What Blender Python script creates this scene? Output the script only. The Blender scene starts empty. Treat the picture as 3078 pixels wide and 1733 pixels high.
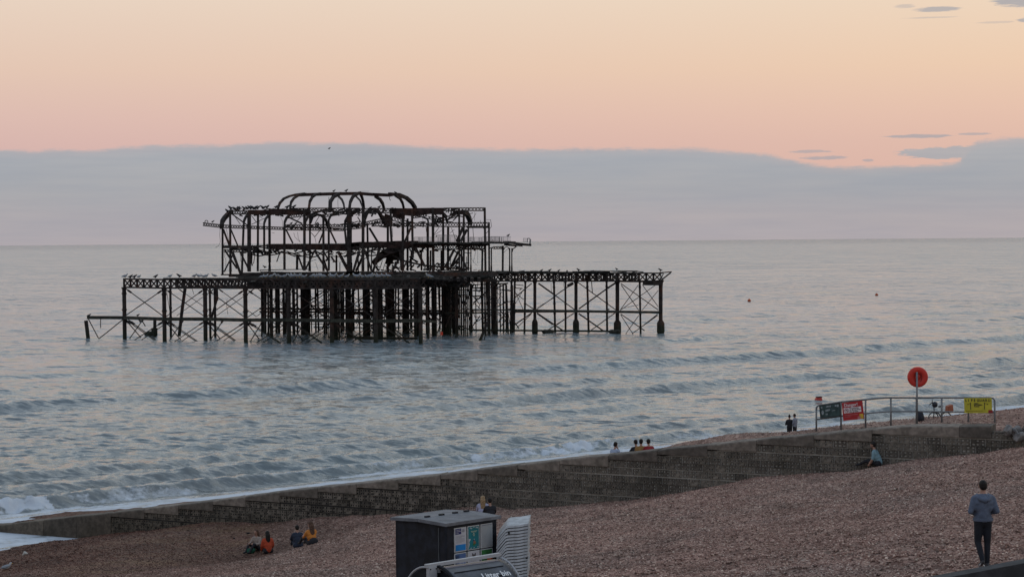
import bpy, bmesh, math, random
import numpy as np
from mathutils import Vector, Matrix
random.seed(7); rng = np.random.default_rng(11)
SC = bpy.context.scene
COL = SC.collection
# ------------------------------------------------------------------ camera
H = 13.5; F = 5900.0; W0, H0 = 3078.0, 1733.0
PITCH = math.atan(141.5/F); ROLL = 24.0/3078.0
fw = Vector((0, math.cos(PITCH), -math.sin(PITCH)))
up0 = Vector((0, math.sin(PITCH), math.cos(PITCH))); r0 = Vector((1, 0, 0))
rt = r0*math.cos(ROLL) - up0*math.sin(ROLL); upv = up0*math.cos(ROLL) + r0*math.sin(ROLL)
cam_d = bpy.data.cameras.new('camera'); cam = bpy.data.objects.new('camera', cam_d); COL.objects.link(cam)
cam_d.sensor_width = 36; cam_d.lens = 36*F/W0; cam_d.clip_start = 0.5; cam_d.clip_end = 200000
m = Matrix((rt, upv, -fw)).transposed().to_4x4(); m.translation = Vector((0, 0, H)); cam.matrix_world = m
SC.camera = cam
def P(px, py, d):
    """point at ground distance d seen at a place of the survey photo (3078 x 1733)"""
    v = fw*F + rt*(px-W0/2) + upv*(H0/2-py)
    return Vector((0, 0, H)) + v*(d/v.y)
def G(px, py, z=0.0):
    v = fw*F + rt*(px-W0/2) + upv*(H0/2-py)
    return Vector((0, 0, H)) + v*((z-H)/v.z)
def Z(px, py, d): return P(px, py, d).z
# ------------------------------------------------------------------ view, world, sun
SC.view_settings.view_transform = 'Standard'; SC.view_settings.look = 'None'
SC.view_settings.exposure = 0; SC.view_settings.gamma = 1; SC.view_settings.use_curve_mapping = False
SC.render.engine = 'CYCLES'
SC.cycles.max_bounces = 5; SC.cycles.use_denoising = True
def lin(c):
    return tuple(((v/255)/12.92 if v/255 <= .04045 else ((v/255+.055)/1.055)**2.4) for v in c[:3]) + (1,)
wd = bpy.data.worlds.new('World'); SC.world = wd; wd.use_nodes = True
nt = wd.node_tree; nt.nodes.clear()
class N:
    """tiny node helper"""
    def __init__(s, nt): s.nt = nt
    def new(s, t, **kw):
        n = s.nt.nodes.new(t)
        for k, v in kw.items(): setattr(n, k, v)
        return n
    def put(s, sock, v):
        if v is None: return
        if hasattr(v, 'is_linked') or isinstance(v, bpy.types.NodeSocket): s.nt.links.new(v, sock)
        else: sock.default_value = v
    def math(s, op, a, b=None, c=None, clamp=False):
        n = s.new('ShaderNodeMath', operation=op, use_clamp=clamp)
        s.put(n.inputs[0], a); s.put(n.inputs[1], b); s.put(n.inputs[2], c); return n.outputs[0]
    def vmath(s, op, a, b=None):
        n = s.new('ShaderNodeVectorMath', operation=op)
        s.put(n.inputs[0], a); s.put(n.inputs[1], b); return n.outputs[0]
    def mapr(s, v, a, b, c=0., d=1., smooth=True):
        n = s.new('ShaderNodeMapRange', interpolation_type='SMOOTHSTEP' if smooth else 'LINEAR')
        s.put(n.inputs[0], v); n.inputs[1].default_value = a; n.inputs[2].default_value = b
        n.inputs[3].default_value = c; n.inputs[4].default_value = d; return n.outputs[0]
    def mix(s, f, a, b, mode='MIX'):
        n = s.new('ShaderNodeMix', data_type='RGBA', blend_type=mode)
        s.put(n.inputs[0], f); s.put(n.inputs[6], a); s.put(n.inputs[7], b); return n.outputs[2]
    def ramp(s, f, stops, interp='LINEAR'):
        n = s.new('ShaderNodeValToRGB'); cr = n.color_ramp; cr.interpolation = interp
        while len(cr.elements) > 1: cr.elements.remove(cr.elements[-1])
        cr.elements[0].position = stops[0][0]; cr.elements[0].color = stops[0][1]
        for p, c in stops[1:]:
            e = cr.elements.new(p); e.color = c
        s.put(n.inputs[0], f); return n.outputs[0]
    def noise(s, vec, scale, detail=3, rough=.5, dist=0., out=0):
        n = s.new('ShaderNodeTexNoise'); s.put(n.inputs['Vector'], vec)
        n.inputs['Scale'].default_value = scale; n.inputs['Detail'].default_value = detail
        n.inputs['Roughness'].default_value = rough; n.inputs['Distortion'].default_value = dist
        return n.outputs[out]
    def comb(s, x, y, z):
        n = s.new('ShaderNodeCombineXYZ'); s.put(n.inputs[0], x); s.put(n.inputs[1], y); s.put(n.inputs[2], z); return n.outputs[0]
w = N(nt)
tc = w.new('ShaderNodeTexCoord'); sp = w.new('ShaderNodeSeparateXYZ'); nt.links.new(tc.outputs['Generated'], sp.inputs[0])
elev = w.math('MULTIPLY', w.math('ARCSINE', sp.outputs[2]), 57.29578)
azim = w.math('MULTIPLY', w.math('ARCTAN2', sp.outputs[0], sp.outputs[1]), 57.29578)
ea = w.math('ABSOLUTE', elev)
SUN_AZ, SUN_EL = 62.0, 2.0
el01 = w.math('DIVIDE', ea, 90.0, clamp=True)
def st(d, c): return (d/90.0, lin(c))
def sg(d, c, g): return (d/90.0, tuple(v*g for v in lin(c)[:3])+(1,))
clear = w.ramp(el01, [st(0,(214,174,166)), st(2.7,(221,186,175)), st(3.6,(227,193,178)), st(5,(234,204,181)), st(7.2,(236,215,194)),
                      st(10,(238,228,212)), st(15,(236,236,232)), st(24,(232,240,245)), st(38,(218,231,243)), st(56,(180,199,219)), st(72,(140,162,190)), st(90,(118,140,172))])
bank = w.ramp(el01, [st(0,(175,168,171)), st(.7,(171,167,171)), st(1.5,(165,167,172)), st(2.4,(168,171,176)), st(2.9,(174,174,178)), st(4,(174,174,178)), st(90,(150,160,170))])
# warmth grows toward the set sun in the west, pinker away from it
west = w.mapr(azim, -18, 26)
clear = w.mix(w.math('MULTIPLY', w.mapr(ea, 11, 4), 1.0), clear, w.mix(west, w.mix(.0+1, clear, (0.93, .93, .985, 1), 'MULTIPLY'), w.mix(1.0, clear, (1.03, 1.0, .93, 1), 'MULTIPLY')))
# cloud bank with an uneven upper edge (height against bearing)
nv = w.comb(w.math('MULTIPLY', azim, .5), w.math('MULTIPLY', ea, 1.6), 3.7)
n1 = w.noise(nv, .9, 4, .6); n2 = w.noise(w.comb(azim, w.math('MULTIPLY', ea, 3.2), 1.1), 2.3, 4, .6)
fc = w.new('ShaderNodeFloatCurve'); cv = fc.mapping.curves[0]
edge = [(-180,2.7),(-60,2.7),(-15,2.66),(-12,2.72),(-9,2.85),(-6,2.93),(-3.6,2.88),(-1.4,2.72),(2,2.70),(4.6,2.66),(6.2,2.58),(7.2,2.48),(8.2,2.28),(9.2,2.10),(10.6,2.06),(12.4,2.08),(12.9,2.2),(13.3,2.72),(15,2.84),(17,3.1),(60,2.7),(180,2.7)]
def ex(a): return (a+30)/60
pts = [(ex(a), b/4) for a, b in edge if -30 <= a <= 30]; pts = [(0, 2.7/4)] + pts + [(1, 2.9/4)]
cv.points[0].location = pts[0]; cv.points[1].location = pts[-1]
for p in pts[1:-1]: cv.points.new(*p)
for p in cv.points: p.handle_type = 'AUTO_CLAMPED'
fc.mapping.update(); w.put(fc.inputs[1], w.math('DIVIDE', w.math('ADD', azim, 30), 60, clamp=True))
eh = w.math('MULTIPLY', fc.outputs[0], 4)
eh = w.math('ADD', eh, w.math('MULTIPLY', w.math('SUBTRACT', n1, .5), .26)); eh = w.math('ADD', eh, w.math('MULTIPLY', w.math('SUBTRACT', n2, .5), .16))
n3 = w.noise(w.comb(w.math('MULTIPLY', azim, .8), w.math('MULTIPLY', ea, 9), 2.1), 3.1, 5, .65)
eh = w.math('ADD', eh, w.math('MULTIPLY', w.math('SUBTRACT', n3, .5), .16))
mask = w.mapr(w.math('SUBTRACT', eh, ea), -.07, .09)
def lobe(a0, e0, ra, re, rag=.9, soft=.35, dens=1.0):
    dx = w.math('DIVIDE', w.math('SUBTRACT', azim, a0), ra); dy = w.math('DIVIDE', w.math('SUBTRACT', ea, e0), re)
    r = w.math('ADD', w.math('MULTIPLY', dx, dx), w.math('MULTIPLY', dy, dy))
    r = w.math('ADD', r, w.math('MULTIPLY', w.math('SUBTRACT', n2, .5), rag*2.6)); r = w.math('ADD', r, w.math('MULTIPLY', w.math('SUBTRACT', n3, .5), rag*5.0)); r = w.math('ADD', r, w.math('MULTIPLY', w.math('SUBTRACT', n1, .5), rag*2))
    return w.mapr(r, 1+soft, 1-soft, 0, dens)
mask = w.math('MAXIMUM', mask, lobe(12.7, 2.42, 1.5, .17, .45, .2))
small = lobe(11.7, 2.90, .85, .055, .6, .4, .85)
for a in [(13.25, 2.94, .45, .035, .6, .4, .7), (8.6, 2.52, .55, .04, .8, .5, .7), (9.1, 2.33, .6, .045, .8, .5, .8), (10.3, 2.24, .15, .04, .5, .5, .7),
          (12.25, 6.47, .62, .07, .5, .6, .85), (11.35, 6.58, .28, .06, .5, .7, .45), (14.75, 6.62, .85, .20, .5, .5, .95), (14.9, 6.08, .45, .07, .5, .5, .85), (13.9, 6.05, .5, .03, .6, .5, .35), (12.1, 6.24, .7, .025, .5, .6, .4)]:
    small = w.math('MAXIMUM', small, lobe(*a))
sky = w.mix(small, clear, w.mix(.15, lin((160,162,170)), clear))
bankc = w.mix(w.mapr(w.noise(w.comb(w.math('MULTIPLY', azim, .16), ea, 5.0), 1.0, 3, .5), .3, .7), w.mix(1.0, bank, (.96, .975, 1.0, 1), 'MULTIPLY'), w.mix(1.0, bank, (1.04, 1.02, 1.01, 1), 'MULTIPLY'))
lay = w.noise(w.comb(w.math('MULTIPLY', azim, .22), w.math('MULTIPLY', ea, 3.4), 8.3), 1.6, 5, .6)
bankc = w.mix(w.mapr(lay, .3, .7), w.mix(1.0, bankc, (.965, .972, .985, 1), 'MULTIPLY'), w.mix(1.0, bankc, (1.02, 1.015, 1.01, 1), 'MULTIPLY'))
rim = w.mapr(w.math('SUBTRACT', eh, ea), .30, .0); bankc = w.mix(w.math('MULTIPLY', rim, .10), bankc, clear)
sky = w.mix(mask, sky, bankc)
# opposite the afterglow the dusk is dimmer and bluer
back = w.mapr(w.math('ABSOLUTE', w.math('SUBTRACT', azim, 20)), 70, 150)
sky = w.mix(w.math('MULTIPLY', back, .6), sky, w.mix(1.0, sky, (.5, .58, .74, 1), 'MULTIPLY'))
nish = w.new('ShaderNodeTexSky', sky_type='NISHITA'); nish.sun_disc = False
nish.sun_elevation = math.radians(SUN_EL); nish.sun_rotation = math.radians(SUN_AZ)
bg1 = w.new('ShaderNodeBackground'); nt.links.new(nish.outputs[0], bg1.inputs[0]); bg1.inputs[1].default_value = 0.004
bg2 = w.new('ShaderNodeBackground'); nt.links.new(sky, bg2.inputs[0]); bg2.inputs[1].default_value = 1.0
ads = w.new('ShaderNodeAddShader'); nt.links.new(bg1.outputs[0], ads.inputs[0]); nt.links.new(bg2.outputs[0], ads.inputs[1])
wo = w.new('ShaderNodeOutputWorld'); nt.links.new(ads.outputs[0], wo.inputs[0])
sl = bpy.data.lights.new('sun', 'SUN'); sl.energy = 0.12; sl.angle = math.radians(20); sl.color = (1, .78, .6)
so = bpy.data.objects.new('sun', sl); COL.objects.link(so)
sd = Vector((math.sin(math.radians(SUN_AZ)), math.cos(math.radians(SUN_AZ)), math.tan(math.radians(8))))
so.rotation_euler = sd.to_track_quat('Z', 'Y').to_euler()
# ------------------------------------------------------------------ materials
MATS = {}
def mat(name, col, rough=.8, metal=0., var=.15, scale=8., bump=0., bscale=30., col2=None, spec=.3, f=None, coord='Object'):
    if name in MATS: return MATS[name]
    mm = bpy.data.materials.new(name); mm.use_nodes = True; t = mm.node_tree; b = t.nodes['Principled BSDF']; q = N(t)
    tcn = q.new('ShaderNodeTexCoord'); v = tcn.outputs[coord]
    c1 = tuple(x*(1-var) for x in col[:3])+(1,); c2 = col2 or tuple(min(1, x*(1+var)) for x in col[:3])+(1,)
    if len(c2) == 3: c2 = tuple(c2)+(1,)
    nz = q.noise(v, scale, 4, .6)
    c = q.mix(q.mapr(nz, .35, .65), c1, c2)
    if f: c = f(q, v, c, b) or c
    t.links.new(c, b.inputs['Base Color']); b.inputs['Roughness'].default_value = rough; b.inputs['Metallic'].default_value = metal
    b.inputs['Specular IOR Level'].default_value = spec
    if bump:
        bn = q.new('ShaderNodeBump'); bn.inputs['Strength'].default_value = bump; bn.inputs['Distance'].default_value = .02
        t.links.new(q.noise(v, bscale, 4, .6), bn.inputs['Height']); t.links.new(bn.outputs[0], b.inputs['Normal'])
    MATS[name] = mm; return mm
# ------------------------------------------------------------------ mesh helpers
class MB:
    def __init__(s): s.v = []; s.f = []; s.m = []
    def add(s, vs, fs, mi=0):
        o = len(s.v); s.v += [tuple(x) for x in vs]; s.f += [tuple(i+o for i in f) for f in fs]; s.m += [mi]*len(fs); return s
    def bar(s, a, b, wd, ht=None, upd=None, mi=0):
        """rectangular bar from a to b, wd wide, ht high"""
        a = Vector(a); b = Vector(b); d = (b-a)
        if d.length < 1e-5: return s
        d.normalize(); ht = ht or wd
        u = Vector(upd) if upd is not None else (Vector((0, 0, 1)) if abs(d.z) < .85 else Vector((0, 1, 0)))
        x = d.cross(u).normalized()*wd/2; y = x.cross(d).normalized()*ht/2
        vs = [a-x-y, a+x-y, a+x+y, a-x+y, b-x-y, b+x-y, b+x+y, b-x+y]
        return s.add(vs, [(3,2,1,0), (4,5,6,7), (0,1,5,4), (1,2,6,5), (2,3,7,6), (3,0,4,7)], mi)
    def tube(s, pts, r, n=8, mi=0, cap=True, flat=None):
        pts = [Vector(p) for p in pts]; k = len(pts)
        rs = r if isinstance(r, (list, tuple)) else [r]*k
        rings = []; prev = None
        for i, p in enumerate(pts):
            t = (pts[min(i+1, k-1)]-pts[max(i-1, 0)]).normalized()
            if prev is None:
                prev = t.orthogonal().normalized() if flat is None else Vector(flat)
            x = (prev - t*prev.dot(t)).normalized(); prev = x; y = t.cross(x)
            rings.append([p + (x*math.cos(2*math.pi*j/n)+y*math.sin(2*math.pi*j/n))*rs[i] for j in range(n)])
        vs = [q for rg in rings for q in rg]; fs = []
        for i in range(k-1):
            for j in range(n):
                a = i*n+j; b = i*n+(j+1) % n; fs.append((a, b, b+n, a+n))
        if cap: fs.append(tuple(range(n))[::-1]); fs.append(tuple((k-1)*n+j for j in range(n)))
        return s.add(vs, fs, mi)
    def box(s, c, sx, sy, sz, mi=0, rz=0.):
        c = Vector(c); R = Matrix.Rotation(rz, 3, 'Z')
        vs = [c + R @ Vector((i*sx/2, j*sy/2, k*sz/2)) for i, j, k in [(-1,-1,-1),(1,-1,-1),(1,1,-1),(-1,1,-1),(-1,-1,1),(1,-1,1),(1,1,1),(-1,1,1)]]
        return s.add(vs, [(3,2,1,0), (4,5,6,7), (0,1,5,4), (1,2,6,5), (2,3,7,6), (3,0,4,7)], mi)
    def slab(s, quad, th, mi=0):
        """quad given counter-clockwise as seen from the front; th pushes the back away"""
        q = [Vector(p) for p in quad]; n = (q[1]-q[0]).cross(q[3]-q[0]).normalized()*th
        vs = q + [p-n for p in q]
        return s.add(vs, [(0,1,2,3), (7,6,5,4), (0,4,5,1), (1,5,6,2), (2,6,7,3), (3,7,4,0)], mi)
    def ell(s, c, rx, ry, rz_, nu=10, nv=7, mi=0, R=None):
        c = Vector(c); vs = [Vector((0, 0, rz_))]
        for i in range(1, nv):
            th = math.pi*i/nv
            for j in range(nu):
                ph = 2*math.pi*j/nu; vs.append(Vector((rx*math.sin(th)*math.cos(ph), ry*math.sin(th)*math.sin(ph), rz_*math.cos(th))))
        vs.append(Vector((0, 0, -rz_))); fs = [(0, 1+j, 1+(j+1) % nu) for j in range(nu)]
        for i in range(nv-2):
            for j in range(nu):
                a = 1+i*nu+j; b = 1+i*nu+(j+1) % nu; fs.append((a, a+nu, b+nu, b))
        L = len(vs)-1; o = 1+(nv-2)*nu; fs += [(L, o+(j+1) % nu, o+j) for j in range(nu)]
        if R is not None: vs = [R @ v for v in vs]
        return s.add([c+v for v in vs], fs, mi)
    def mesh(s, name, mats, smooth=False):
        me = bpy.data.meshes.new(name); me.from_pydata(s.v, [], s.f)
        for mt in (mats if isinstance(mats, (list, tuple)) else [mats]): me.materials.append(mt)
        if s.m and max(s.m) > 0: me.polygons.foreach_set('material_index', s.m)
        if smooth: me.polygons.foreach_set('use_smooth', [True]*len(s.f))
        me.update(); return me
    def build(s, name, mats, parent=None, smooth=False, loc=None):
        o = bpy.data.objects.new(name, s.mesh(name, mats, smooth)); COL.objects.link(o)
        if parent: o.parent = parent
        if loc is not None: o.location = loc
        return o
def tag(o, label=None, cat=None, group=None, kind=None):
    if label: o['label'] = label
    if cat: o['category'] = cat
    if group: o['group'] = group
    if kind: o['kind'] = kind
    return o
def empty(name, loc=(0, 0, 0), rz=0., label=None, cat=None, group=None):
    o = bpy.data.objects.new(name, None); COL.objects.link(o); o.location = loc; o.rotation_euler = (0, 0, rz); o.empty_display_size = .2
    return tag(o, label, cat, group)
def inst(name, me, parent=None, loc=None, rot=None, scale=None):
    o = bpy.data.objects.new(name, me); COL.objects.link(o)
    if parent: o.parent = parent
    if loc is not None: o.location = loc
    if rot is not None: o.rotation_euler = rot
    if scale is not None: o.scale = scale
    return o
def text_mesh(name, body, size, material, parent, origin, ex_, ey_, bold=0., align='LEFT', thick=.002):
    """lettering laid flat on a face: ex_, ey_ are the in-plane axes"""
    cu = bpy.data.curves.new(name, 'FONT'); cu.body = body; cu.size = size; cu.align_x = align; cu.offset = bold; cu.extrude = thick
    cu.resolution_u = 2
    to = bpy.data.objects.new(name, cu); COL.objects.link(to)
    me = bpy.data.meshes.new_from_object(to.evaluated_get(bpy.context.evaluated_depsgraph_get()))
    bpy.data.objects.remove(to); bpy.data.curves.remove(cu)
    x = Vector(ex_).normalized(); y = Vector(ey_).normalized(); z = x.cross(y).normalized(); y = z.cross(x)
    M = Matrix((x, y, z)).transposed().to_4x4(); M.translation = Vector(origin); me.transform(M)
    me.name = name; me.materials.clear(); me.materials.append(material)
    o = bpy.data.objects.new(name, me); COL.objects.link(o); o.parent = parent
    return o
# smooth value noise for numpy
def vnoise(x, y, seed=0):
    r = np.random.default_rng(seed).random((256, 256)).astype(np.float64)
    xi = np.floor(x).astype(int); yi = np.floor(y).astype(int); fx = x-xi; fy = y-yi
    fx = fx*fx*(3-2*fx); fy = fy*fy*(3-2*fy)
    g = lambda a, b: r[a & 255, b & 255]
    return (g(xi, yi)*(1-fx)+g(xi+1, yi)*fx)*(1-fy) + (g(xi, yi+1)*(1-fx)+g(xi+1, yi+1)*fx)*fy
def fbm(x, y, seed=0, o=4):
    t = 0; a = .5; s = 0
    for i in range(o): t = t+a*vnoise(x*2**i, y*2**i, seed+i); s += a; a *= .5
    return t/s
def sstep(a, b, x):
    t = np.clip((x-a)/(b-a), 0, 1); return t*t*(3-2*t)
def grid_mesh(name, X, Y, Zz, mats, attrs=None, smooth=True):
    r, c = X.shape; me = bpy.data.meshes.new(name)
    me.vertices.add(r*c); me.vertices.foreach_set('co', np.stack([X, Y, Zz], -1).astype(np.float32).ravel())
    i = np.arange(r-1)[:, None]*c+np.arange(c-1)[None, :]; q = np.stack([i, i+1, i+1+c, i+c], -1).reshape(-1, 4)
    n = len(q); me.loops.add(n*4); me.loops.foreach_set('vertex_index', q.ravel().astype(np.int32))
    me.polygons.add(n); me.polygons.foreach_set('loop_start', (np.arange(n)*4).astype(np.int32))
    try: me.polygons.foreach_set('loop_total', np.full(n, 4, np.int32))
    except Exception: pass
    me.polygons.foreach_set('use_smooth', np.full(n, smooth))
    for mt in mats: me.materials.append(mt)
    for k, a in (attrs or {}).items():
        at = me.attributes.new(k, 'FLOAT', 'POINT'); at.data.foreach_set('value', a.astype(np.float32).ravel())
    me.update(calc_edges=True); o = bpy.data.objects.new(name, me); COL.objects.link(o); return o
# ------------------------------------------------------------------ survey: wall line, shore line
A_DIR = Vector((.887, -.461, 0)); A_DIR.normalize(); A_N = Vector((-.461, -.887, 0)).normalized()   # along the groyne, and toward the near side
A_0 = Vector((-24, 92, 0))
def d_wall(px):
    t = (px-W0/2)/F; return 79.524/(1+.5198*t)
def t_of(X): return (X+24)/A_DIR.x
N_S = np.array([-.67, .742])                                           # shore normal, out to sea
def shore_s(X, Y): return (X+24)*N_S[0] + (Y-96)*N_S[1]
def shore_u(X, Y): return (X+24)*.742 + (Y-96)*.67
top_px = [(-420,1640),(-150,1602),(0,1578),(65,1570),(353,1538),(448,1527),(625,1506),(873,1474),(1090,1450),(1312,1427),(1472,1406),(1584,1393),(1743,1374),(1900,1361),(2011,1348),(2160,1333),(2309,1317),(2440,1306),(2624,1289),(2710,1280),(2981,1280)]
TT = np.array([t_of(P(px, py, d_wall(px)).x) for px, py in top_px]); TZ = np.array([Z(px, py, d_wall(px)) for px, py in top_px])
TZ[0] = -.3; TZ[1] = .1
def ztop(t): return float(np.interp(t, TT, TZ))
base_px = [(-300,1640),(0,1603),(150,1603),(300,1597),(420,1590),(560,1580),(700,1571),(894,1562),(1058,1552),(1178,1541),(1330,1530),(1491,1521),(1743,1518),(1800,1512),(1900,1500),(1999,1479),(2148,1459),(2300,1438),(2440,1419),(2600,1405),(2771,1380),(2942,1357),(3078,1340)]
def tps(pts, smooth=.02):
    pts = np.array(pts, float); n = len(pts); X = pts[:, :2]/30.
    def U(r2): return .5*r2*np.log(r2+1e-9)
    K = U(((X[:, None]-X[None])**2).sum(-1)) + np.eye(n)*smooth*.01
    Pm = np.c_[np.ones(n), X]; Lm = np.zeros((n+3, n+3)); Lm[:n, :n] = K; Lm[:n, n:] = Pm; Lm[n:, :n] = Pm.T
    wts = np.linalg.solve(Lm, np.r_[pts[:, 2], 0, 0, 0])
    def ev(x, y):
        x = np.asarray(x, float)/30.; y = np.asarray(y, float)/30.; o = wts[n]+wts[n+1]*x+wts[n+2]*y
        for i in range(n): o = o+wts[i]*U((x-X[i, 0])**2+(y-X[i, 1])**2)
        return o
    return ev
near_pts = []
for px, py in base_px:
    p = P(px, py, d_wall(px)); p.z -= .6*max(0., min(1., (400-px)/250.)); near_pts.append(tuple(p))
for px, py, d in [(0,1733,73),(400,1660,80),(400,1733,69.5),(640,1662,80.2),(640,1733,68),(830,1661,78.5),(830,1733,66),(930,1637,77.6),(1000,1690,64),
                  (1200,1600,74),(1200,1660,60),(1200,1733,49),(1560,1600,66),(1560,1733,43),(1900,1560,66),(1900,1640,55),(1900,1733,44),(2300,1520,62),(2300,1733,41.5),(2600,1500,60),(2600,1600,48.5),(2955,1706,40),(2950,1480,54),(2955,1600,45.5),(3078,1500,52),(3078,1700,40),(3400,1500,50),(3500,1340,67)]:
    near_pts.append(tuple(P(px, py, d)))
near_pts += [tuple(G(a_, b_, 0)) for a_, b_ in ((-200,1690),(0,1657),(136,1632),(261,1611),(372,1594))]
near_pts += [(-30,60,2.6),(-34,75,.6),(-36,86,-.6),(-14,45,5.4),(-14,30,6.6),(0,33,6.8),(0,20,7.0),(14,33,6.9),(14,20,7.1),(-14,18,6.9),(28,55,6.9),(-45,50,3.0),(-50,80,-1.2)]
near_f = tps(near_pts)
far_pts = []
for px in range(1950, 3200, 120):
    d = d_wall(px); t = t_of(P(px, 1300, d).x); p = A_0+A_DIR*t - A_N*1.0; far_pts.append((p.x, p.y, ztop(min(t, TT[-1]))-.1))
for px, dz in [(1840, .55), (1700, .5), (1500, .7), (1300, .7), (1100, .6), (900, .45), (700, .25), (500, .12), (300, .08), (100, .05), (0, .04)]:
    d = d_wall(px); t = t_of(P(px, 1300, d).x); p = A_0+A_DIR*t - A_N*1.0; far_pts.append((p.x, p.y, ztop(t)-dz))
for px, py, d in [(2036,1340,79.5),(2110,1322,80.5),(2192,1305,81.5),(2309,1298,80.5),(2440,1293,80),(2624,1276,78.5),(2716,1265,78),(2795,1256,78),(2900,1243,77.5),(3078,1227,77),(3300,1215,77)]:
    far_pts.append(tuple(P(px, py, d)))
    for dd_, dz_ in ((6, .35), (13, 1.1), (22, 2.2)):
        p = P(px, py, d+dd_); far_pts.append((p.x, p.y, p.z-dz_))
for px_, py_, z_ in ((60,1567,.08),(130,1549,.10),(353,1531,.12),(516,1516,.12),(640,1502,.08),(200,1552,.36),(353,1537,.42),(480,1525,.40),(100,1562,.3)):
    far_pts.append(tuple(G(px_, py_, z_)))
for u in (-20, 0, 15, 30, 45, 60, 80, 110):
    b = np.array([-24, 96])+u*np.array([.742, .67])
    far_pts.append((b[0], b[1], 0.)); q = b+N_S*9; far_pts.append((q[0], q[1], -1.3)); q = b+N_S*25; far_pts.append((q[0], q[1], -3.2))
    if 20 < u < 70:
        q = b-N_S*6; far_pts.append((q[0], q[1], .55))
far_f = tps(far_pts)
# ------------------------------------------------------------------ beach
def shingle_col(q, v, c, b):
    vo = q.new('ShaderNodeTexVoronoi'); vo.inputs['Scale'].default_value = 12; q.put(vo.inputs['Vector'], v)
    vb = q.new('ShaderNodeTexVoronoi'); vb.inputs['Scale'].default_value = 5.5; q.put(vb.inputs['Vector'], v)
    hs = q.new('ShaderNodeSeparateColor'); q.put(hs.inputs[0], vo.outputs['Color'])
    c = q.ramp(hs.outputs[0], [(0, (.07,.05,.046,1)), (.25, (.16,.105,.094,1)), (.5, (.235,.162,.146,1)), (.8, (.30,.22,.20,1)), (.95, (.40,.32,.295,1)), (1, (.5,.43,.4,1))])
    hb = q.new('ShaderNodeSeparateColor'); q.put(hb.inputs[0], vb.outputs['Color'])
    c = q.mix(.35, c, q.ramp(hb.outputs[1], [(0, (.07,.046,.042,1)), (.5, (.22,.145,.13,1)), (1, (.38,.28,.25,1))]))
    big = q.noise(v, .12, 4, .6); c = q.mix(q.mapr(big, .45, .62, 0, .55), c, q.mix(1.0, c, (.86, .98, 1.0, 1), 'MULTIPLY'))
    mid = q.noise(v, .6, 4, .6); c = q.mix(1.0, c, q.ramp(mid, [(.28, (.62,.61,.60,1)), (.68, (1.22,1.22,1.22,1))]), 'MULTIPLY')
    c = q.mix(1.0, c, (1.14, .99, .86, 1), 'MULTIPLY')
    geo = q.new('ShaderNodeNewGeometry'); s3 = q.new('ShaderNodeSeparateXYZ'); q.put(s3.inputs[0], geo.outputs['Position'])
    # tide-wetted stones near the water line and a strip of ochre sand
    wn = q.math('ADD', s3.outputs[2], q.math('MULTIPLY', q.noise(v, .5, 3), .5))
    wet = q.mapr(wn, 2.7, .8, 0, 1)
    c = q.mix(wet, c, q.mix(1.0, c, (.40, .30, .26, 1), 'MULTIPLY'))
    sandn = q.noise(q.vmath('MULTIPLY', v, (.12, .5, 0.)), 1.6, 4, .6)
    band = q.math('MULTIPLY', q.mapr(s3.outputs[2], .75, 1.05), q.mapr(s3.outputs[2], 1.5, 1.15))
    band = q.math('MULTIPLY', band, q.mapr(sandn, .42, .58)); band = q.math('MULTIPLY', band, q.mapr(s3.outputs[0], -9.5, -11.5))
    c = q.mix(q.math('MULTIPLY', band, .8), c, q.mix(.55, (.20, .125, .06, 1), c))
    bn = q.new('ShaderNodeBump'); bn.inputs['Strength'].default_value = 1.0; bn.inputs['Distance'].default_value = .05
    q.put(bn.inputs['Height'], q.math('ADD', q.math('MULTIPLY', vo.outputs['Distance'], -.8), q.noise(v, 3., 4, .7))); q.put(b.inputs['Normal'], bn.outputs[0])
    q.put(b.inputs['Roughness'], q.mapr(wet, 0, 1, .88, .7))
    return c
M_shin = mat('shingle', (.3, .22, .2, 1), f=shingle_col, spec=.12)
def ridges(X, Y):
    """storm ridges along the shore and scattered footprints"""
    s_ = shore_s(X, Y); r = .07*np.sin(s_*1.05+2.2*fbm(X*.12, Y*.12, 51, 3)*3)*sstep(.35, .6, fbm(X*.07, Y*.07, 52, 2))
    return r - .07*sstep(.62, .74, vnoise(X*2.6, Y*2.6, 53))*sstep(.45, .6, vnoise(X*.2, Y*.2, 54))
def beach(name, fn, xs, ys, keep_near, label_side):
    X, Y = np.meshgrid(xs, ys); Zz = fn(X, Y)
    # low ridges and hollows trodden and washed into the stones
    Zz = Zz + (fbm(X*.35, Y*.35, 3)-.5)*.14 + ridges(X, Y) + (fbm(X*1.6, Y*1.6, 9, 3)-.5)*.10 + (fbm(X*6, Y*6, 21, 2)-.5)*.035
    wl = (X-A_0.x)*A_N.x+(Y-A_0.y)*A_N.y
    if keep_near: Zz = np.where(wl > -.35, Zz, -3.0)
    else: Zz = np.where(wl < -.3, Zz, -3.0)
    return grid_mesh(name, X, Y, Zz, [M_shin])
ysn = np.concatenate([np.linspace(16, 36, 50), np.linspace(36.2, 104, 420)])
o = beach('shingle_beach', near_f, np.linspace(-60, 40, 500), ysn, True, 'near'); tag(o, kind='structure')
o = beach('shingle_bank', far_f, np.linspace(-50, 90, 500), np.linspace(66, 175, 420), False, 'far'); tag(o, kind='structure')
o = MB().box((0, 30, -9), 400, 320, 2).build('seabed', mat('seabed', (.05, .05, .045, 1))); tag(o, kind='structure')
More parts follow.
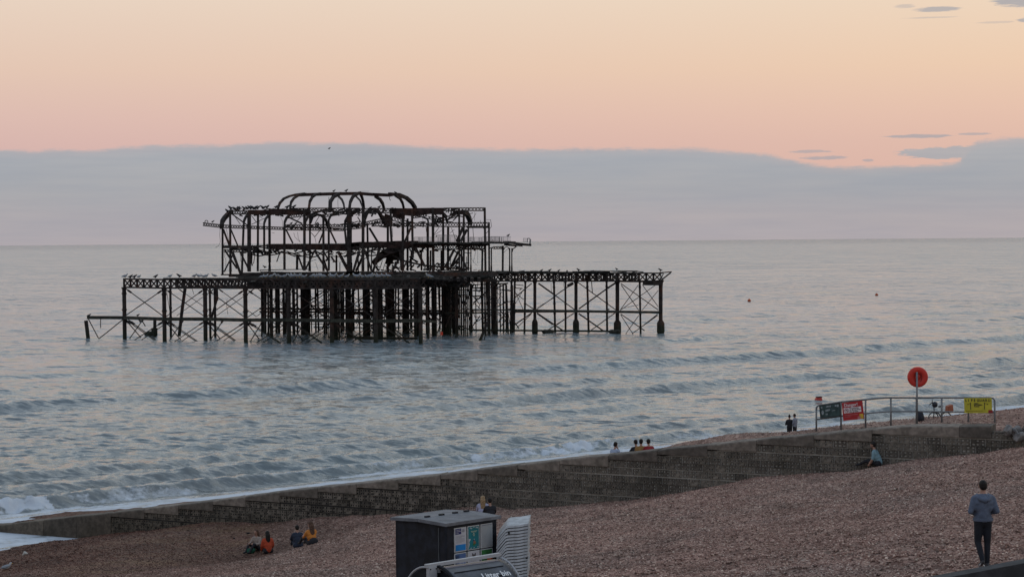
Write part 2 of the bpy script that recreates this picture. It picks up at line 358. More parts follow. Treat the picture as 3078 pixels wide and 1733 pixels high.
# ------------------------------------------------------------------ sea
HFR = H*1963.
ds = [74.]
while ds[-1] < 2600: ds.append(ds[-1]+.45*ds[-1]**2/HFR)
dfar = [3000, 3600, 4500, 6000, 8500, 13000, 22000, 45000, 90000]
D = np.array(ds); us = np.concatenate([np.linspace(-.9, -.29, 40)[:-1], np.linspace(-.29, .29, 1050), np.linspace(.29, .9, 40)[1:]])
Dg, Ug = np.meshgrid(D, us, indexing='ij'); X = Dg*Ug; Y = Dg.copy()
step = .45*Dg**2/HFR
s = shore_s(X, Y); u = shore_u(X, Y)
wob = (vnoise(u*.03+9, s*.02, 5)-.5)*8 + (vnoise(u*.11, s*.07, 6)-.5)*1.2
zz = np.zeros_like(X); foam = np.zeros_like(X)
shoal = sstep(-1, 10, s)
crests = [(5.2, .48, .9), (11.0, .30, 1.1), (17.5, .30, 1.2), (25.5, .34, 1.3), (38, .46, 1.5), (50.5, .34, 1.5), (64, .56, 1.8), (80, .3, 2.4), (97, .34, 2.7), (118, .24, 3), (140, .26, 3.3), (166, .22, 3.6), (195, .2, 4), (228, .2, 4.4), (265, .18, 5), (300, .16, 5), (345, .15, 5.5), (400, .14, 6)]
for i, (sc_, a, wd_) in enumerate(crests):
    q = s-sc_-wob*(.2 if i == 0 else .3 if i < 3 else .8)
    am = a*(.17+.86*sstep(.28, .66, vnoise(u*.032+i*3.3+2, s*0+i*7.7, 30+i)))*(.85+.3*vnoise(u*.2+i, s*.1, 60+i))
    for i_, a_, u0_, u1_ in ((6, .50, 18, 84), (4, .46, 56, 120), (3, .30, 40, 78), (2, .26, 8, 46), (7, .26, 60, 110)):
        if i == i_: am = np.maximum(am, a_*sstep(u0_, u0_+12, u)*sstep(u1_, u1_-16, u)*(.75+.5*vnoise(u*.15, s*.1, 66)))
    prof = np.where(q < 0, np.exp(-(q/(wd_*.55))**2), np.exp(-(q/(wd_*1.7))**2))
    dip = -.28*np.exp(-((q+wd_*1.6)/(wd_*1.1))**2)
    zz += am*(prof+dip) + am*prof*(fbm(X*1.1+i, Y*1.3, 95, 4)-.5)*.55
    if i == 0:
        brk = sstep(.20, .42, am)*sstep(56, 44, u)*sstep(.36, .5, vnoise(u*.11+5, s*0, 91)+.28*(u < 4)+.2*((u > 24) & (u < 46))); face = sstep(-1.5, -.7, q)*sstep(.35, -.25, q)
        foam = np.maximum(foam, brk*face*(.35+.65*sstep(.3, .6, fbm(X*1.3, Y*1.3, 77))))
        zz += brk*face*(fbm(X*1.8, Y*1.8, 71, 3)-.4)*.6
    if i == 1: foam = np.maximum(foam, .35*sstep(.42, .6, am)*sstep(-.8, -.3, q)*sstep(.3, 0, q)*sstep(.5, .65, fbm(X*.9, Y*.9, 78)))
R = np.random.default_rng(5)
gust = .55+.9*fbm(X*.03+4, Y*.018, 15, 3)
for i in range(150):
    lam = .55*(18/.55)**(R.random()**1.25); th = math.radians(106)+R.normal()*math.radians(24); ph = R.random()*6.283
    k = 2*math.pi/lam; sl_ = .036 if lam < 1.6 else (.020 if lam < 3.2 else (.010 if lam < 7 else .0055))
    att = sstep(1.4, 3.4, lam/step); arg = k*(X*math.cos(th)+Y*math.sin(th))+ph+1.8*vnoise(X*.11+i, Y*.08, 200+i % 5)
    zz += sl_/k*att*gust*shoal*((1.2-2.2*np.abs(np.sin(arg/2))) if i % 2 else np.sin(arg)+.3*np.cos(2*arg))
# foam: the swash along the stones, lace streaks left by earlier waves
edge_n = (fbm(u*.25, s*.25, 41)-.5)*2.2
foam = np.maximum(foam, sstep(2.7, .9, s+edge_n)*(.22+1.0*fbm(u*.45+2, s*1.5, 47, 5)))
lace = fbm(u*.22+3, s*.9, 43, 5)
foam = np.maximum(foam, .62*sstep(.48, .62, lace)*sstep(9, 3, s)); foam = np.maximum(foam, .35*sstep(.6, .7, lace)*sstep(30, 8, s))
zz += foam*.03*fbm(X*2.5, Y*2.5, 44, 2)
zz = zz*sstep(6, 0, -s) + .02
nf = len(dfar); Df, Uf = np.meshgrid(np.array(dfar, float), us, indexing='ij')
Xa = np.vstack([X, Df*Uf]); Ya = np.vstack([Y, Df]); Za = np.vstack([zz, np.zeros_like(Df)]); Fa = np.vstack([foam, np.zeros_like(Df)])
M_sea = bpy.data.materials.new('sea_water'); M_sea.use_nodes = True; t = M_sea.node_tree; b = t.nodes['Principled BSDF']; q = N(t)
geo = q.new('ShaderNodeNewGeometry'); pos = geo.outputs['Position']; s3 = q.new('ShaderNodeSeparateXYZ'); q.put(s3.inputs[0], pos)
rx = q.math('ADD', q.math('MULTIPLY', s3.outputs[0], .742), q.math('MULTIPLY', s3.outputs[1], .67))
at = q.new('ShaderNodeAttribute', attribute_name='foam'); fo = at.outputs['Fac']
fn_ = q.noise(pos, 3.2, 6, .7); fn2 = q.noise(pos, .9, 5, .65)
fm = q.mapr(q.math('ADD', fo, q.math('MULTIPLY', q.math('SUBTRACT', q.math('ADD', q.math('MULTIPLY', fn_, .6), q.math('MULTIPLY', fn2, .4)), .5), q.math('MULTIPLY', q.mapr(fo, 0, .2), 1.3))), .35, .7)
sdist = q.math('ADD', q.math('MULTIPLY', q.math('ADD', s3.outputs[0], 24), float(N_S[0])), q.math('MULTIPLY', q.math('ADD', s3.outputs[1], -96), float(N_S[1])))
deep = q.mapr(sdist, 4, 160)
wc = q.mix(deep, (.165, .18, .18, 1), (.165, .208, .235, 1))
silt = q.noise(pos, .03, 3, .5); wc = q.mix(q.mapr(silt, .4, .65, 0, .5), wc, (.15, .195, .21, 1))
fcol = q.mix(fn2, (.34, .37, .41, 1), (.66, .70, .75, 1))
t.links.new(q.mix(fm, wc, fcol), b.inputs['Base Color'])
dist = q.math('SQRT', q.math('ADD', q.math('MULTIPLY', s3.outputs[0], s3.outputs[0]), q.math('MULTIPLY', s3.outputs[1], s3.outputs[1])))
ro = q.mapr(dist, 150, 1300, .16, .22)
t.links.new(q.mix(fm, q.comb(ro, ro, ro), (.9, .9, .9, 1)), b.inputs['Roughness']); b.inputs['IOR'].default_value = 1.333; b.inputs['Specular IOR Level'].default_value = .85
# wavelets too small for the mesh tilt the surface directly: slope field in three sizes, longer along the crests
def slopes(sc_, seed, det, rg):
    v = q.vmath('ADD', q.vmath('MULTIPLY', pos, (.30, 1.0, .3)), (seed, seed*2.3, 0)); n_ = q.noise(v, sc_, det, rg, 0, 1)
    return q.vmath('SUBTRACT', n_, (.5, .5, .5))
def scl(vv, f):
    n_ = q.new('ShaderNodeVectorMath', operation='SCALE'); q.put(n_.inputs[0], vv); q.put(n_.inputs['Scale'], f); return n_.outputs[0]
gst = q.mapr(q.noise(q.vmath('MULTIPLY', pos, (.006, .014, 0.)), 1.0, 4, .6), .3, .7, .65, 1.25)
fine = scl(slopes(1.5, 0, 5, .75), q.math('MULTIPLY', gst, q.mapr(dist, 3500, 9000, 3.3, 8.0))); mid = scl(slopes(.33, 17, 3, .7), q.mapr(dist, 120, 500, .9, 1.5)); wide = scl(slopes(.07, 41, 5, .8), q.mapr(dist, 250, 1200, 0., 1.5))
tot = q.vmath('MULTIPLY', q.vmath('ADD', q.vmath('ADD', fine, mid), wide), (.75, 1.15, 0.))
calm = q.mapr(fm, 0, 1, 1, .3); tot = scl(tot, calm)
t.links.new(q.vmath('NORMALIZE', q.vmath('ADD', geo.outputs['Normal'], tot)), b.inputs['Normal'])
sea = grid_mesh('sea', Xa, Ya, Za, [M_sea], {'foam': Fa}); tag(sea, kind='structure')
print('sea', Xa.shape)
# ------------------------------------------------------------------ groyne wall of cast blocks with a sloping coping
def conc(q, v, c, b):
    geo = q.new('ShaderNodeNewGeometry'); s3 = q.new('ShaderNodeSeparateXYZ'); q.put(s3.inputs[0], geo.outputs['Position'])
    n = q.noise(geo.outputs['Position'], 1.1, 5, .65)
    c = q.mix(q.mapr(n, .42, .68, 0, .65), c, q.mix(1.0, c, (.45, .46, .42, 1), 'MULTIPLY'))
    low = q.mapr(q.math('ADD', s3.outputs[2], q.math('MULTIPLY', n, 1.5)), 3.0, 1.0)
    c = q.mix(q.math('MULTIPLY', low, .6), c, q.mix(1.0, c, (.50, .46, .36, 1), 'MULTIPLY'))
    oi = q.new('ShaderNodeObjectInfo'); c = q.mix(1.0, c, q.ramp(oi.outputs['Random'], [(0, (.6,.6,.6,1)), (1, (1.3,1.3,1.3,1))]), 'MULTIPLY')
    return q.mix(1.0, c, (1.0, .90, .81, 1), 'MULTIPLY')
M_conc = mat('cast_concrete', (.122, .115, .104, 1), var=.3, scale=6, bump=.5, bscale=25, f=conc)
M_cope = mat('coping_concrete', (.155, .143, .132, 1), var=.25, scale=5, bump=.35, bscale=30, f=conc)
M_pit = mat('pit_dark', (.042, .040, .038, 1), rough=.5, var=.5, scale=20)  # dark colour for the sunk pit faces of the blocks
M_mort = mat('mortar', (.27, .25, .22, 1), var=.2, scale=.8, f=lambda q, v, c, b: (lambda g, x3: (q.put(x3.inputs[0], g.outputs['Position']), q.mix(q.mapr(q.math('ADD', x3.outputs[0], q.math('MULTIPLY', q.noise(g.outputs['Position'], .35, 3), 9)), 5.5, 0.5), c, (.022, .021, .02, 1)))[1])(q.new('ShaderNodeNewGeometry'), q.new('ShaderNodeSeparateXYZ')))
wall = empty('groyne_wall', A_0+A_DIR*20, label='long grey block groyne wall with stepped sloping coping running down the beach into the sea', cat='wall')
wall_inv = Matrix.Translation(-wall.location)
BW, BH, WT = .535, .285, .62
def block_mesh(seed, kind=0):
    """front face x right, z up, -y out; two rows of hollows with dark coloured faces"""
    R = random.Random(seed); mb = MB(); w_, h_, dp = BW-.045, BH-.032, .30
    nx = 4 if kind == 0 else 3; nz = 2
    xs = [0]; zs = [0]
    for i in range(nx):
        cx = (i+.5)/nx*w_+R.uniform(-.02, .02); hw = R.uniform(.018, .042)*(1.35 if kind else 1); xs += [cx-hw, cx+hw]
    xs.append(w_)
    for i in range(nz):
        cz = (i+.5)/nz*h_+R.uniform(-.008, .008); hh = R.uniform(.030, .042); zs += [cz-hh, cz+hh]
    zs.append(h_)
    vs = {}
    def vid(i, k, back, j=0):
        key = (i, k, back, j)
        if key not in vs:
            jx = R.uniform(-.009, .009) if 0 < i < len(xs)-1 and 0 < k < len(zs)-1 else 0
            jz = R.uniform(-.009, .009) if 0 < i < len(xs)-1 and 0 < k < len(zs)-1 else 0
            yb = 0 if not back else .045
            vs[key] = len(mb.v); mb.v.append((xs[i]+jx, yb+(R.uniform(-.006, .006) if not back else 0), zs[k]+jz))
        return vs[key]
    for i in range(len(xs)-1):
        for k in range(len(zs)-1):
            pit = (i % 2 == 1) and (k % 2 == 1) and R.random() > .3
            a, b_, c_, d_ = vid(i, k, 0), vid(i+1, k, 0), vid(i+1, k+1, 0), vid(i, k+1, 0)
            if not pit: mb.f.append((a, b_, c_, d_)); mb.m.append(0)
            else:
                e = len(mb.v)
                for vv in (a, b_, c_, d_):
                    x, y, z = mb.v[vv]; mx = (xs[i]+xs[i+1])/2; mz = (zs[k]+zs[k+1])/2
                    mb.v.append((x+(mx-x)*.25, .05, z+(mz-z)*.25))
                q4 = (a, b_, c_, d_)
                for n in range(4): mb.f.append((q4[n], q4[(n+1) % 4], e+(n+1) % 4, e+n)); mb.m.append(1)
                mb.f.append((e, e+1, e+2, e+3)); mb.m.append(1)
    o = len(mb.v); mb.v += [(0, 0, 0), (w_, 0, 0), (w_, 0, h_), (0, 0, h_), (0, dp, 0), (w_, dp, 0), (w_, dp, h_), (0, dp, h_)]
    for f in [(0, 4, 5, 1), (1, 5, 6, 2), (2, 6, 7, 3), (3, 7, 4, 0)]: mb.f.append(tuple(o+i for i in f)); mb.m.append(0)
    return mb.mesh('block', [M_conc, M_pit])
BM = [block_mesh(i) for i in range(7)]+[block_mesh(50+i, 1) for i in range(5)]
rotw = math.atan2(A_DIR.y, A_DIR.x)
t_end = TT[-1]; t_start = TT[0]
def near_z(t):
    p = A_0+A_DIR*t+A_N*.1; return float(near_f(p.x, p.y))
blocks = []
kmax = int(7.2/BH)
for k in range(-1, kmax):
    z0 = k*BH+.02*math.sin(k*1.7); off = (k % 2)*BW/2+random.uniform(-.05, .05); t = t_start+off
    while t < t_end+1.4:
        tm = t+BW/2; zt = ztop(min(tm, t_end)) if tm < t_end else ztop(t_end)-.0
        if z0+BH < max(ztop(t), ztop(min(t+BW, t_end)))-.14 and z0+BH > near_z(tm)-.12:
            p = A_0+A_DIR*t; blocks.append((t, z0, p))
        t += BW
blocks.sort(key=lambda q: (q[2].y))
print('blocks', len(blocks))
def place_block(i, q):
    t, z0, p = q; right = t > 36
    bi = random.randrange(7) if not right or random.random() < .35 else 7+random.randrange(5)
    off = random.uniform(-.018, .006)
    return bi, Vector((p.x, p.y, z0)) + A_N*(off) - wall.location, random.uniform(-.012, .012)
rest = MB()
for i, q in enumerate(blocks):
    bi, l, ry = place_block(i, q)
    if i < 300:
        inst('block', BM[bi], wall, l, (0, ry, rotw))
    else:
        Mx = Matrix.Translation(l) @ Matrix.Rotation(rotw, 4, 'Z') @ Matrix.Rotation(ry, 4, 'Y'); me = BM[bi]
        o_ = len(rest.v); rest.v += [tuple(Mx @ v.co) for v in me.vertices]
        for pl in me.polygons: rest.f.append(tuple(o_+j for j in pl.vertices)); rest.m.append(pl.material_index)
if rest.v: tag(rest.build('blocks_at_seaward_end', [M_conc, M_pit], wall), kind='stuff')
# wall core behind the blocks (the mortar shows in the joints)
core = MB(); n = 60; tv = np.linspace(t_start, t_end+1.2, n)
ring = []
for t in tv:
    zt = ztop(min(t, t_end))-.26; zb = -1.5
    f0 = A_0+A_DIR*t - A_N*.040; b0 = A_0+A_DIR*t - A_N*WT
    ring.append([Vector((f0.x, f0.y, zb)), Vector((f0.x, f0.y, zt)), Vector((b0.x, b0.y, zt)), Vector((b0.x, b0.y, zb))])
vs = [v-wall.location for r in ring for v in r]; fs = []
for i in range(n-1):
    for j in range(4): a = i*4+j; b2 = i*4+(j+1) % 4; fs.append((a, b2, b2+4, a+4))
fs += [(0, 1, 2, 3), tuple((n-1)*4+j for j in (3, 2, 1, 0))]
core.add(vs, fs); core.build('wall_core', M_mort, wall)
# coping: one casting per step, flat underside on a course, sloping top
edges = [t_start]; lastk = math.floor((ztop(t_start)-.17)/BH); t = t_start
while t < t_end:
    t += .05; kk = math.floor((ztop(min(t, t_end))-.17)/BH)
    if kk != lastk or t-edges[-1] > 3.2: edges.append(t); lastk = kk
if t_end-edges[-1] > .3: edges.append(t_end)
for a, b_ in zip(edges[:-1], edges[1:]):
    kk = math.floor((ztop((a+b_)/2)-.17)/BH); zb = kk*BH+.008
    if (a+b_)/2 < t_of(-19): zb = -1.2
    mb = MB(); ns = 5; vs = []; jog = random.uniform(-.01, .012)
    for i in range(ns+1):
        t = a+.008+(b_-a-.016)*i/ns; zt = ztop(t)+random.uniform(-.012, .012)
        f0 = A_0+A_DIR*t+A_N*(.03+jog); m0 = A_0+A_DIR*t+A_N*(.0+jog); b0 = A_0+A_DIR*t-A_N*(WT+.04)
        vs += [Vector((f0.x, f0.y, zb)), Vector((f0.x, f0.y, zt-.05)), Vector((m0.x, m0.y, zt-.005)), Vector((b0.x, b0.y, zt+.03)), Vector((b0.x, b0.y, zb))]
    fs = []
    for i in range(ns):
        for j in range(5): p1 = i*5+j; p2 = i*5+(j+1) % 5; fs.append((p1, p2, p2+5, p1+5))
    fs += [(0, 1, 2, 3, 4), tuple(ns*5+j for j in (4, 3, 2, 1, 0))]
    mb.add([v-wall.location for v in vs], fs); mb.build('coping', M_cope, wall)
# landward end: rough stones set in cement and a smooth concrete slab
def rock_mesh(seed, r=.25, flat=.8):
    R = random.Random(seed); bm = bmesh.new(); bmesh.ops.create_icosphere(bm, subdivisions=2, radius=r)
    ax = [Vector((R.gauss(0, 1), R.gauss(0, 1), R.gauss(0, 1))).normalized() for _ in range(9)]; dd = [r*R.uniform(.55, .9) for _ in ax]
    for v in bm.verts:
        for a, d in zip(ax, dd):
            k = v.co.dot(a)
            if k > d: v.co -= a*(k-d)
        v.co.z *= flat
    me = bpy.data.meshes.new('stone'); bm.to_mesh(me); bm.free(); return me
M_stone = mat('rubble_stone', (.17, .16, .155, 1), var=.4, scale=4, bump=.5, bscale=14)
pe = A_0+A_DIR*(t_end+.9)
rub = empty('rubble_mound', (pe.x, pe.y, ztop(t_end)-.7), label='heap of rough grey stones cemented at the landward end of the block wall', cat='rubble')
rm = [rock_mesh(100+i, .22) for i in range(5)]
for me in rm: me.materials.append(M_stone)
for i in range(46):
    t = random.uniform(-.6, 2.9); hh = random.uniform(0, 1); l = A_DIR*t - A_N*random.uniform(-.25, .7) + Vector((0, 0, .05+hh*.62+.08*t))
    inst('stone', rm[i % 5], rub, l, (random.random()*6, random.random()*6, random.random()*6), (random.uniform(.5, 1.1),)*3)
pw = A_0+A_DIR*(t_end+2.6)+A_N*.25
mb = MB(); mb.slab([Vector((-.95, 0, -.9)), Vector((2.6, -.6, -.9)), Vector((2.6, -.5, .55)), Vector((-.35, .25, .22))], .5)
o = mb.build('concrete_apron', M_cope, None, loc=(pw.x, pw.y, ztop(t_end)-.7)); tag(o, 'smooth grey concrete slab beside the rubble at the right edge', 'slab')
# ------------------------------------------------------------------ pier
def iron(q, v, c, b):
    geo = q.new('ShaderNodeNewGeometry'); s3 = q.new('ShaderNodeSeparateXYZ'); q.put(s3.inputs[0], geo.outputs['Position'])
    n = q.noise(geo.outputs['Position'], .45, 5, .65)
    c = q.mix(q.mapr(n, .5, .72, 0, .8), c, (.085, .040, .026, 1))
    low = q.mapr(q.math('ADD', s3.outputs[2], q.math('MULTIPLY', n, 2)), 3.2, 1.4)
    return q.mix(q.math('MULTIPLY', low, .8), c, (.022, .028, .018, 1))
M_iron = mat('rusted_iron', (.034, .028, .026, 1), rough=.85, var=.4, scale=1.5, f=iron, spec=.1)
M_rust = mat('rust_plate', (.032, .020, .018, 1), rough=.9, var=.5, scale=.9, f=iron, spec=.1)
M_wood = mat('charred_decking', (.045, .042, .038, 1), rough=.9, var=.4, scale=2, spec=.1)
M_weed = mat('weed_covered_iron', (.030, .030, .022, 1), rough=.8, var=.5, scale=2)
pier_o = G(1000, 1028, 0)
pier = empty('ruined_pier', pier_o, label='burnt out black iron skeleton of a seaside pier standing alone in the sea', cat='pier')
PL = pier_o
def pb(mb, name, material=None, smooth=False, parent=None, kind=None, label=None):
    if parent is None: mb.v = [tuple(Vector(v)-PL) for v in mb.v]; parent = pier
    else: mb.v = [tuple(Vector(v)-PL) for v in mb.v]
    o = mb.build(name, material or M_iron, parent, smooth)
    if kind: o['kind'] = kind
    if label: o['label'] = label
    return o
class Crop:
    def __init__(s, x0, y0, sc): s.x0 = x0; s.y0 = y0; s.s = sc
    def __call__(s, x, y, d): return P(s.x0+x/s.s, s.y0+y/s.s, d)
    def w(s, wpx, d): return wpx/s.s*d/F
cA = Crop(580, 540, 4.834); cB = Crop(1040, 540, 4.2933); cC = Crop(240, 800, 4.2933); cD = Crop(780, 800, 4.2933); cE = Crop(1340, 780, 3.68)
DF, DB = 292., 306.
def members(name, cr, rows, thick=1., material=None, smooth=False):
    for r in rows:
        *pts, wd_, d0, d1 = r; wd_ = wd_*(1.22 if wd_ > 9 else 1.1)
        n = len(pts)//2; ds_ = [d0+(d1-d0)*i/max(1, n-1) for i in range(n)]
        pp = [cr(pts[2*i], pts[2*i+1], ds_[i]) for i in range(n)]
        mb = MB(); wm = cr.w(wd_, (d0+d1)/2)
        if n == 2: mb.bar(pp[0], pp[1], wm, wm*thick)
        else:
            # curved rib: bar segments sharing joints, deep in the plane of the curve
            for a, b_ in zip(pp[:-1], pp[1:]):
                e = (b_-a).normalized()*wm*.12; mb.bar(a-e, b_+e, wm, wm)
        pb(mb, name, material)
# --- superstructure, western half
cols = [(430,650,430,1372,22,0),(540,490,545,1392,24,0),(735,690,710,1392,24,0),(820,490,820,1335,36,0),(796,500,796,1330,12,1),(945,510,942,1330,24,1),(1035,700,1035,1050,24,0),(1112,500,1114,1200,28,1),
        (1328,690,1330,1310,27,0),(1620,480,1620,1320,30,0),(1700,440,1700,1190,22,1),(1895,500,1897,1330,26,0),(1972,600,1975,1320,24,0),(2085,1090,2085,1330,22,1),(2262,410,2262,1380,40,0),(2296,520,2296,1380,22,1),
        (1515,1100,1512,1310,26,1),(2205,700,2235,1000,24,0),(850,1060,845,1180,26,1),(2135,1200,2135,1330,10,1),(2310,1200,2310,1330,10,1),(2400,1080,2402,1330,14,1)]
members('column', cA, [(a, b_, c, d, w_, DB if k else DF, DB if k else DF) for a, b_, c, d, w_, k in cols])
for x, k in ((1114, 1), (1697, 1), (545, 0)):
    d = DB if k else DF; mb = MB(); mb.tube([cA(x, 1180, d), cA(x, 1210, d), cA(x, 1240, d), cA(x, 1330, d)], [cA.w(20, d), cA.w(14, d), cA.w(17, d), cA.w(21, d)], 8); pb(mb, 'column_pedestal')
diag = [(440,720,692,1375,22,0),(455,1010,640,1290,20,0),(450,1340,595,1060,16,0),(550,720,650,955,16,1),(680,1040,822,1320,20,0),(1350,720,1452,922,18,0),(1990,730,2082,922,20,0),(1890,770,1830,922,18,1),
        (1530,1110,1605,1310,20,0),(1635,1300,1765,1035,20,0),(1765,1030,1962,1330,24,0),(1895,1030,1975,1180,18,1),(2100,1040,2245,1320,22,0),(1900,1140,1960,1330,16,1),(2420,1060,2335,1320,22,0),(2440,1200,2370,1330,16,1),(570,500,790,660,14,1),
        (850,520,920,615,8,1),(950,520,1010,560,6,1),(1040,560,850,650,8,1),(1380,540,1590,640,18,1),(1570,540,1510,600,8,1),(1840,520,1770,640,8,1),(600,520,690,650,7,1),(2120,1040,2260,1300,18,1),(580,1040,700,1370,18,0)]
members('diagonal_brace', cA, [(a, b_, c, d, w_, DB if k else DF, DB if k else DF) for a, b_, c, d, w_, k in diag])
# hanging rods and bent wires
members('hanging_rod', cA, [(1265,1050,1217,1192,12,DF,DF),(900,1090,880,1220,9,DF,DF),(845,1150,862,1250,14,DF,DF),(395,700,388,800,398,900,380,950,330,985,4,DF,DF),(480,700,505,800,530,930,4,DF,DF),
        (460,1040,462,1130,478,1160,478,1340,4,DF,DF),(690,1050,690,1180,730,1230,4,DB,DB),(800,1060,800,1180,795,1220,4,DB,DB),(1465,770,1480,830,1550,900,4,DB,DB),(1520,760,1530,850,1560,910,4,DB,DB),(1720,770,1770,830,1840,740,8,DB,DB),(1770,830,1790,920,5,DB,DB),
        (1270,530,1300,600,1300,690,3,DB,DB),(970,600,970,645,1020,645,4,DB,DB),(1550,1220,1790,1160,5,DB,DB),(1780,1200,1800,1260,1820,1310,4,DB,DB),(1950,1150,2240,1210,4,DB,DB),(2110,240,2105,330,2110,420,4,DB,DB),(1975,250,1975,400,6,DB,DB),
        (440,970,460,920,490,910,4,DF,DF),(1145,768,1185,775,4,DB,DB)])
# sagging suspension-like beams under the middle floor
sag = [(780,1030,860,1085,960,1108,1060,1090,1150,1045,14),(1000,1080,1110,1100,1220,1080,1290,1040,12),(1290,1040,1400,1080,1480,1110,1600,1110,1700,1080,1790,1020,13),(1360,1040,1500,1090,1700,1132,1800,1110,1900,1030,13),(1180,1030,1330,1065,1480,1070,1600,1040,14),
       (560,1000,700,1010,850,1050,960,1060,16),(860,960,950,1010,1010,1075,18),(640,960,780,1020,16),(1760,1030,1830,1060,1900,1100,14),(2200,1120,2320,1090,2417,1050,12),(2000,1110,2150,1120,2300,1080,10)]
members('sagging_beam', cA, [tuple(r)+(DF+3, DF+5) for r in sag])
members('debris_plate', cA, [(780,1005,880,965,1090,955,18,DF,DF),(870,965,1080,995,14,DF,DF),(1080,935,1080,1010,20,DF,DF),(440,975,860,975,34,DF,DF),(700,1000,900,1000,22,DF,DB),(1930,1180,1990,1110,22,DF,DF),(2010,1120,2060,1190,20,DF,DF),(2030,1190,2070,1190,16,DF,DF),(1930,1060,2100,990,18,DF,DF)])
# deep plate girder of the middle floor
mb = MB(); p0 = cA(1105, 932, DF); p1 = cA(2417, 925, DF); q0 = cA(1105, 1012, DF); q1 = cA(2417, 1025, DF); mb.slab([q0, q1, p1, p0], .3); pb(mb, 'plate_girder', M_rust)
mb = MB(); mb.slab([cA(1400, 1000, DB), cA(2300, 1040, DB), cA(2300, 940, DB), cA(1400, 940, DB)], .3); pb(mb, 'plate_girder', M_rust)
for i, x in enumerate(range(1200, 2420, 105)):
    mb = MB(); mb.bar(cA(x, 935, DF-.1), cA(x, 1018, DF-.1), .12, .1); pb(mb, 'girder_stiffener', M_rust)
# lattice girders
def lattice(a, b, h0, h1, n, chord, web, name='lattice_girder', style='X', panels=False, depth=.14, posts=False):
    """a,b lower chord ends; h vectors up"""
    a = Vector(a); b = Vector(b); up_ = Vector((0, 0, 1)); root = MB(); chord *= 1.35; web *= 1.45; depth *= 1.4
    root.bar(a, b, depth, chord); root.bar(a+up_*h0, b+up_*h1, depth, chord)
    panels_ = []
    for i in range(n):
        f0, f1 = i/n, (i+1)/n; l0 = a.lerp(b, f0); l1 = a.lerp(b, f1); u0 = l0+up_*(h0+(h1-h0)*f0); u1 = l1+up_*(h0+(h1-h0)*f1)
        mb = MB() if panels else root
        mb.bar(l0, u1, depth*.5, web, (0, 1, 0)); mb.bar(u0+Vector((0, .04, 0)), l1+Vector((0, .04, 0)), depth*.5, web, (0, 1, 0))
        if posts: mb.bar(l0, u0, depth*.8, web*1.1)
        if panels: panels_.append(mb)
    o = pb(root, name)
    for mb in panels_:
        mb.v = [tuple(Vector(v)-PL) for v in mb.v]; mb.build('web_panel', M_iron, o)
    return o
def lat_c(cr, x0, yb0, yt0, x1, yb1, yt1, n, ch=5, wb=4, d0=DF, d1=DF, **kw):
    a, b = cr(x0, yb0, d0), cr(x1, yb1, d1); ta, tb = cr(x0, yt0, d0), cr(x1, yt1, d1)
    return lattice(a, b, ta.z-a.z, tb.z-b.z, n, cr.w(ch, d0), cr.w(wb, d0), **kw)
lat_c(cA, 145,665,625, 425,698,655, 8, 9, 6); lat_c(cA, 425,698,655, 1320,727,690, 24, 8, 6); lat_c(cA, 1320,730,690, 2210,742,705, 24, 8, 6, d1=DF+1); lat_c(cA, 1340,690,652, 2417,685,650, 28, 7, 5, DB, DB)
lat_c(cA, 560,498,455, 810,500,452, 7, 9, 6); lat_c(cA, 1400,440,415, 1700,470,412, 8, 8, 6); lat_c(cA, 1700,462,412, 2417,470,412, 16, 9, 7, d1=DF+4); lat_c(cA, 1900,545,510, 2250,490,460, 9, 7, 5, DB, DB); lat_c(cA, 1380,560,520, 1700,520,470, 9, 7, 5, DB, DB); lat_c(cA, 450,1050,1015, 1020,1050,1020, 14, 7, 5, DB, DB)
mb = MB()
for i in range(9):
    a0 = -.6+i*.5; c0 = cA(195+22*math.cos(a0), 612-22*math.sin(a0), DF); c1 = cA(195+22*math.cos(a0+.5), 612-22*math.sin(a0+.5), DF); mb.bar(c0, c1, .1)
pb(mb, 'hooked_end')
mb = MB(); mb.slab([cA(800, 508, DF), cA(1700, 512, DF), cA(1700, 445, DF), cA(800, 438, DF)], .35); pb(mb, 'plate_girder', M_rust, label='rust brown plate girder along the eaves')
mb = MB(); mb.slab([cA(1100, 450, DF+2), cA(1560, 450, DF+2), cA(1560, 425, DF+2), cA(1100, 420, DF+2)], .3); pb(mb, 'plate_girder', M_rust)
# curved eaves ribs (feet on the ring girder, heads further in)
ribs = [(415,690,425,610,455,560,500,510,560,460,44,0,4),(735,690,742,600,765,545,800,500,850,475,24,0,4),(1030,705,1035,630,1058,565,1105,510,1240,470,1430,432,22,0,9),(1328,700,1332,620,1360,555,1410,505,1540,462,1690,430,24,0,9),
        (1628,690,1635,600,1675,530,1770,480,1940,432,24,0,9),(1705,620,1735,540,1800,505,1870,520,1930,580,1965,690,26,6,12),(1970,590,2000,525,2090,492,2250,445,20,1,9),(2205,710,2212,610,2255,530,2340,485,2420,440,26,0,7)]
members('curved_rib', cA, [tuple(r[:-2])+(DF+r[-2], DF+r[-1]) for r in ribs])
dome = [(1235,412,1262,340,1320,275,1400,240,1500,215,1620,200,24,2,7),(1412,415,1425,330,1465,270,1530,228,1640,205,24,2,7),(1685,415,1697,320,1735,250,1790,212,1850,200,26,2,7),(1985,460,1990,330,2040,250,2140,200,34,2,7),(2015,420,2018,330,2020,260,10,2,5),(2110,235,2165,290,2190,350,2202,430,20,14,8),(2275,415,2285,320,2325,245,2417,195,26,2,7)]
members('roof_hoop', cA, [tuple(r[:-2])+(DF+r[-2], DF+r[-1]) for r in dome])
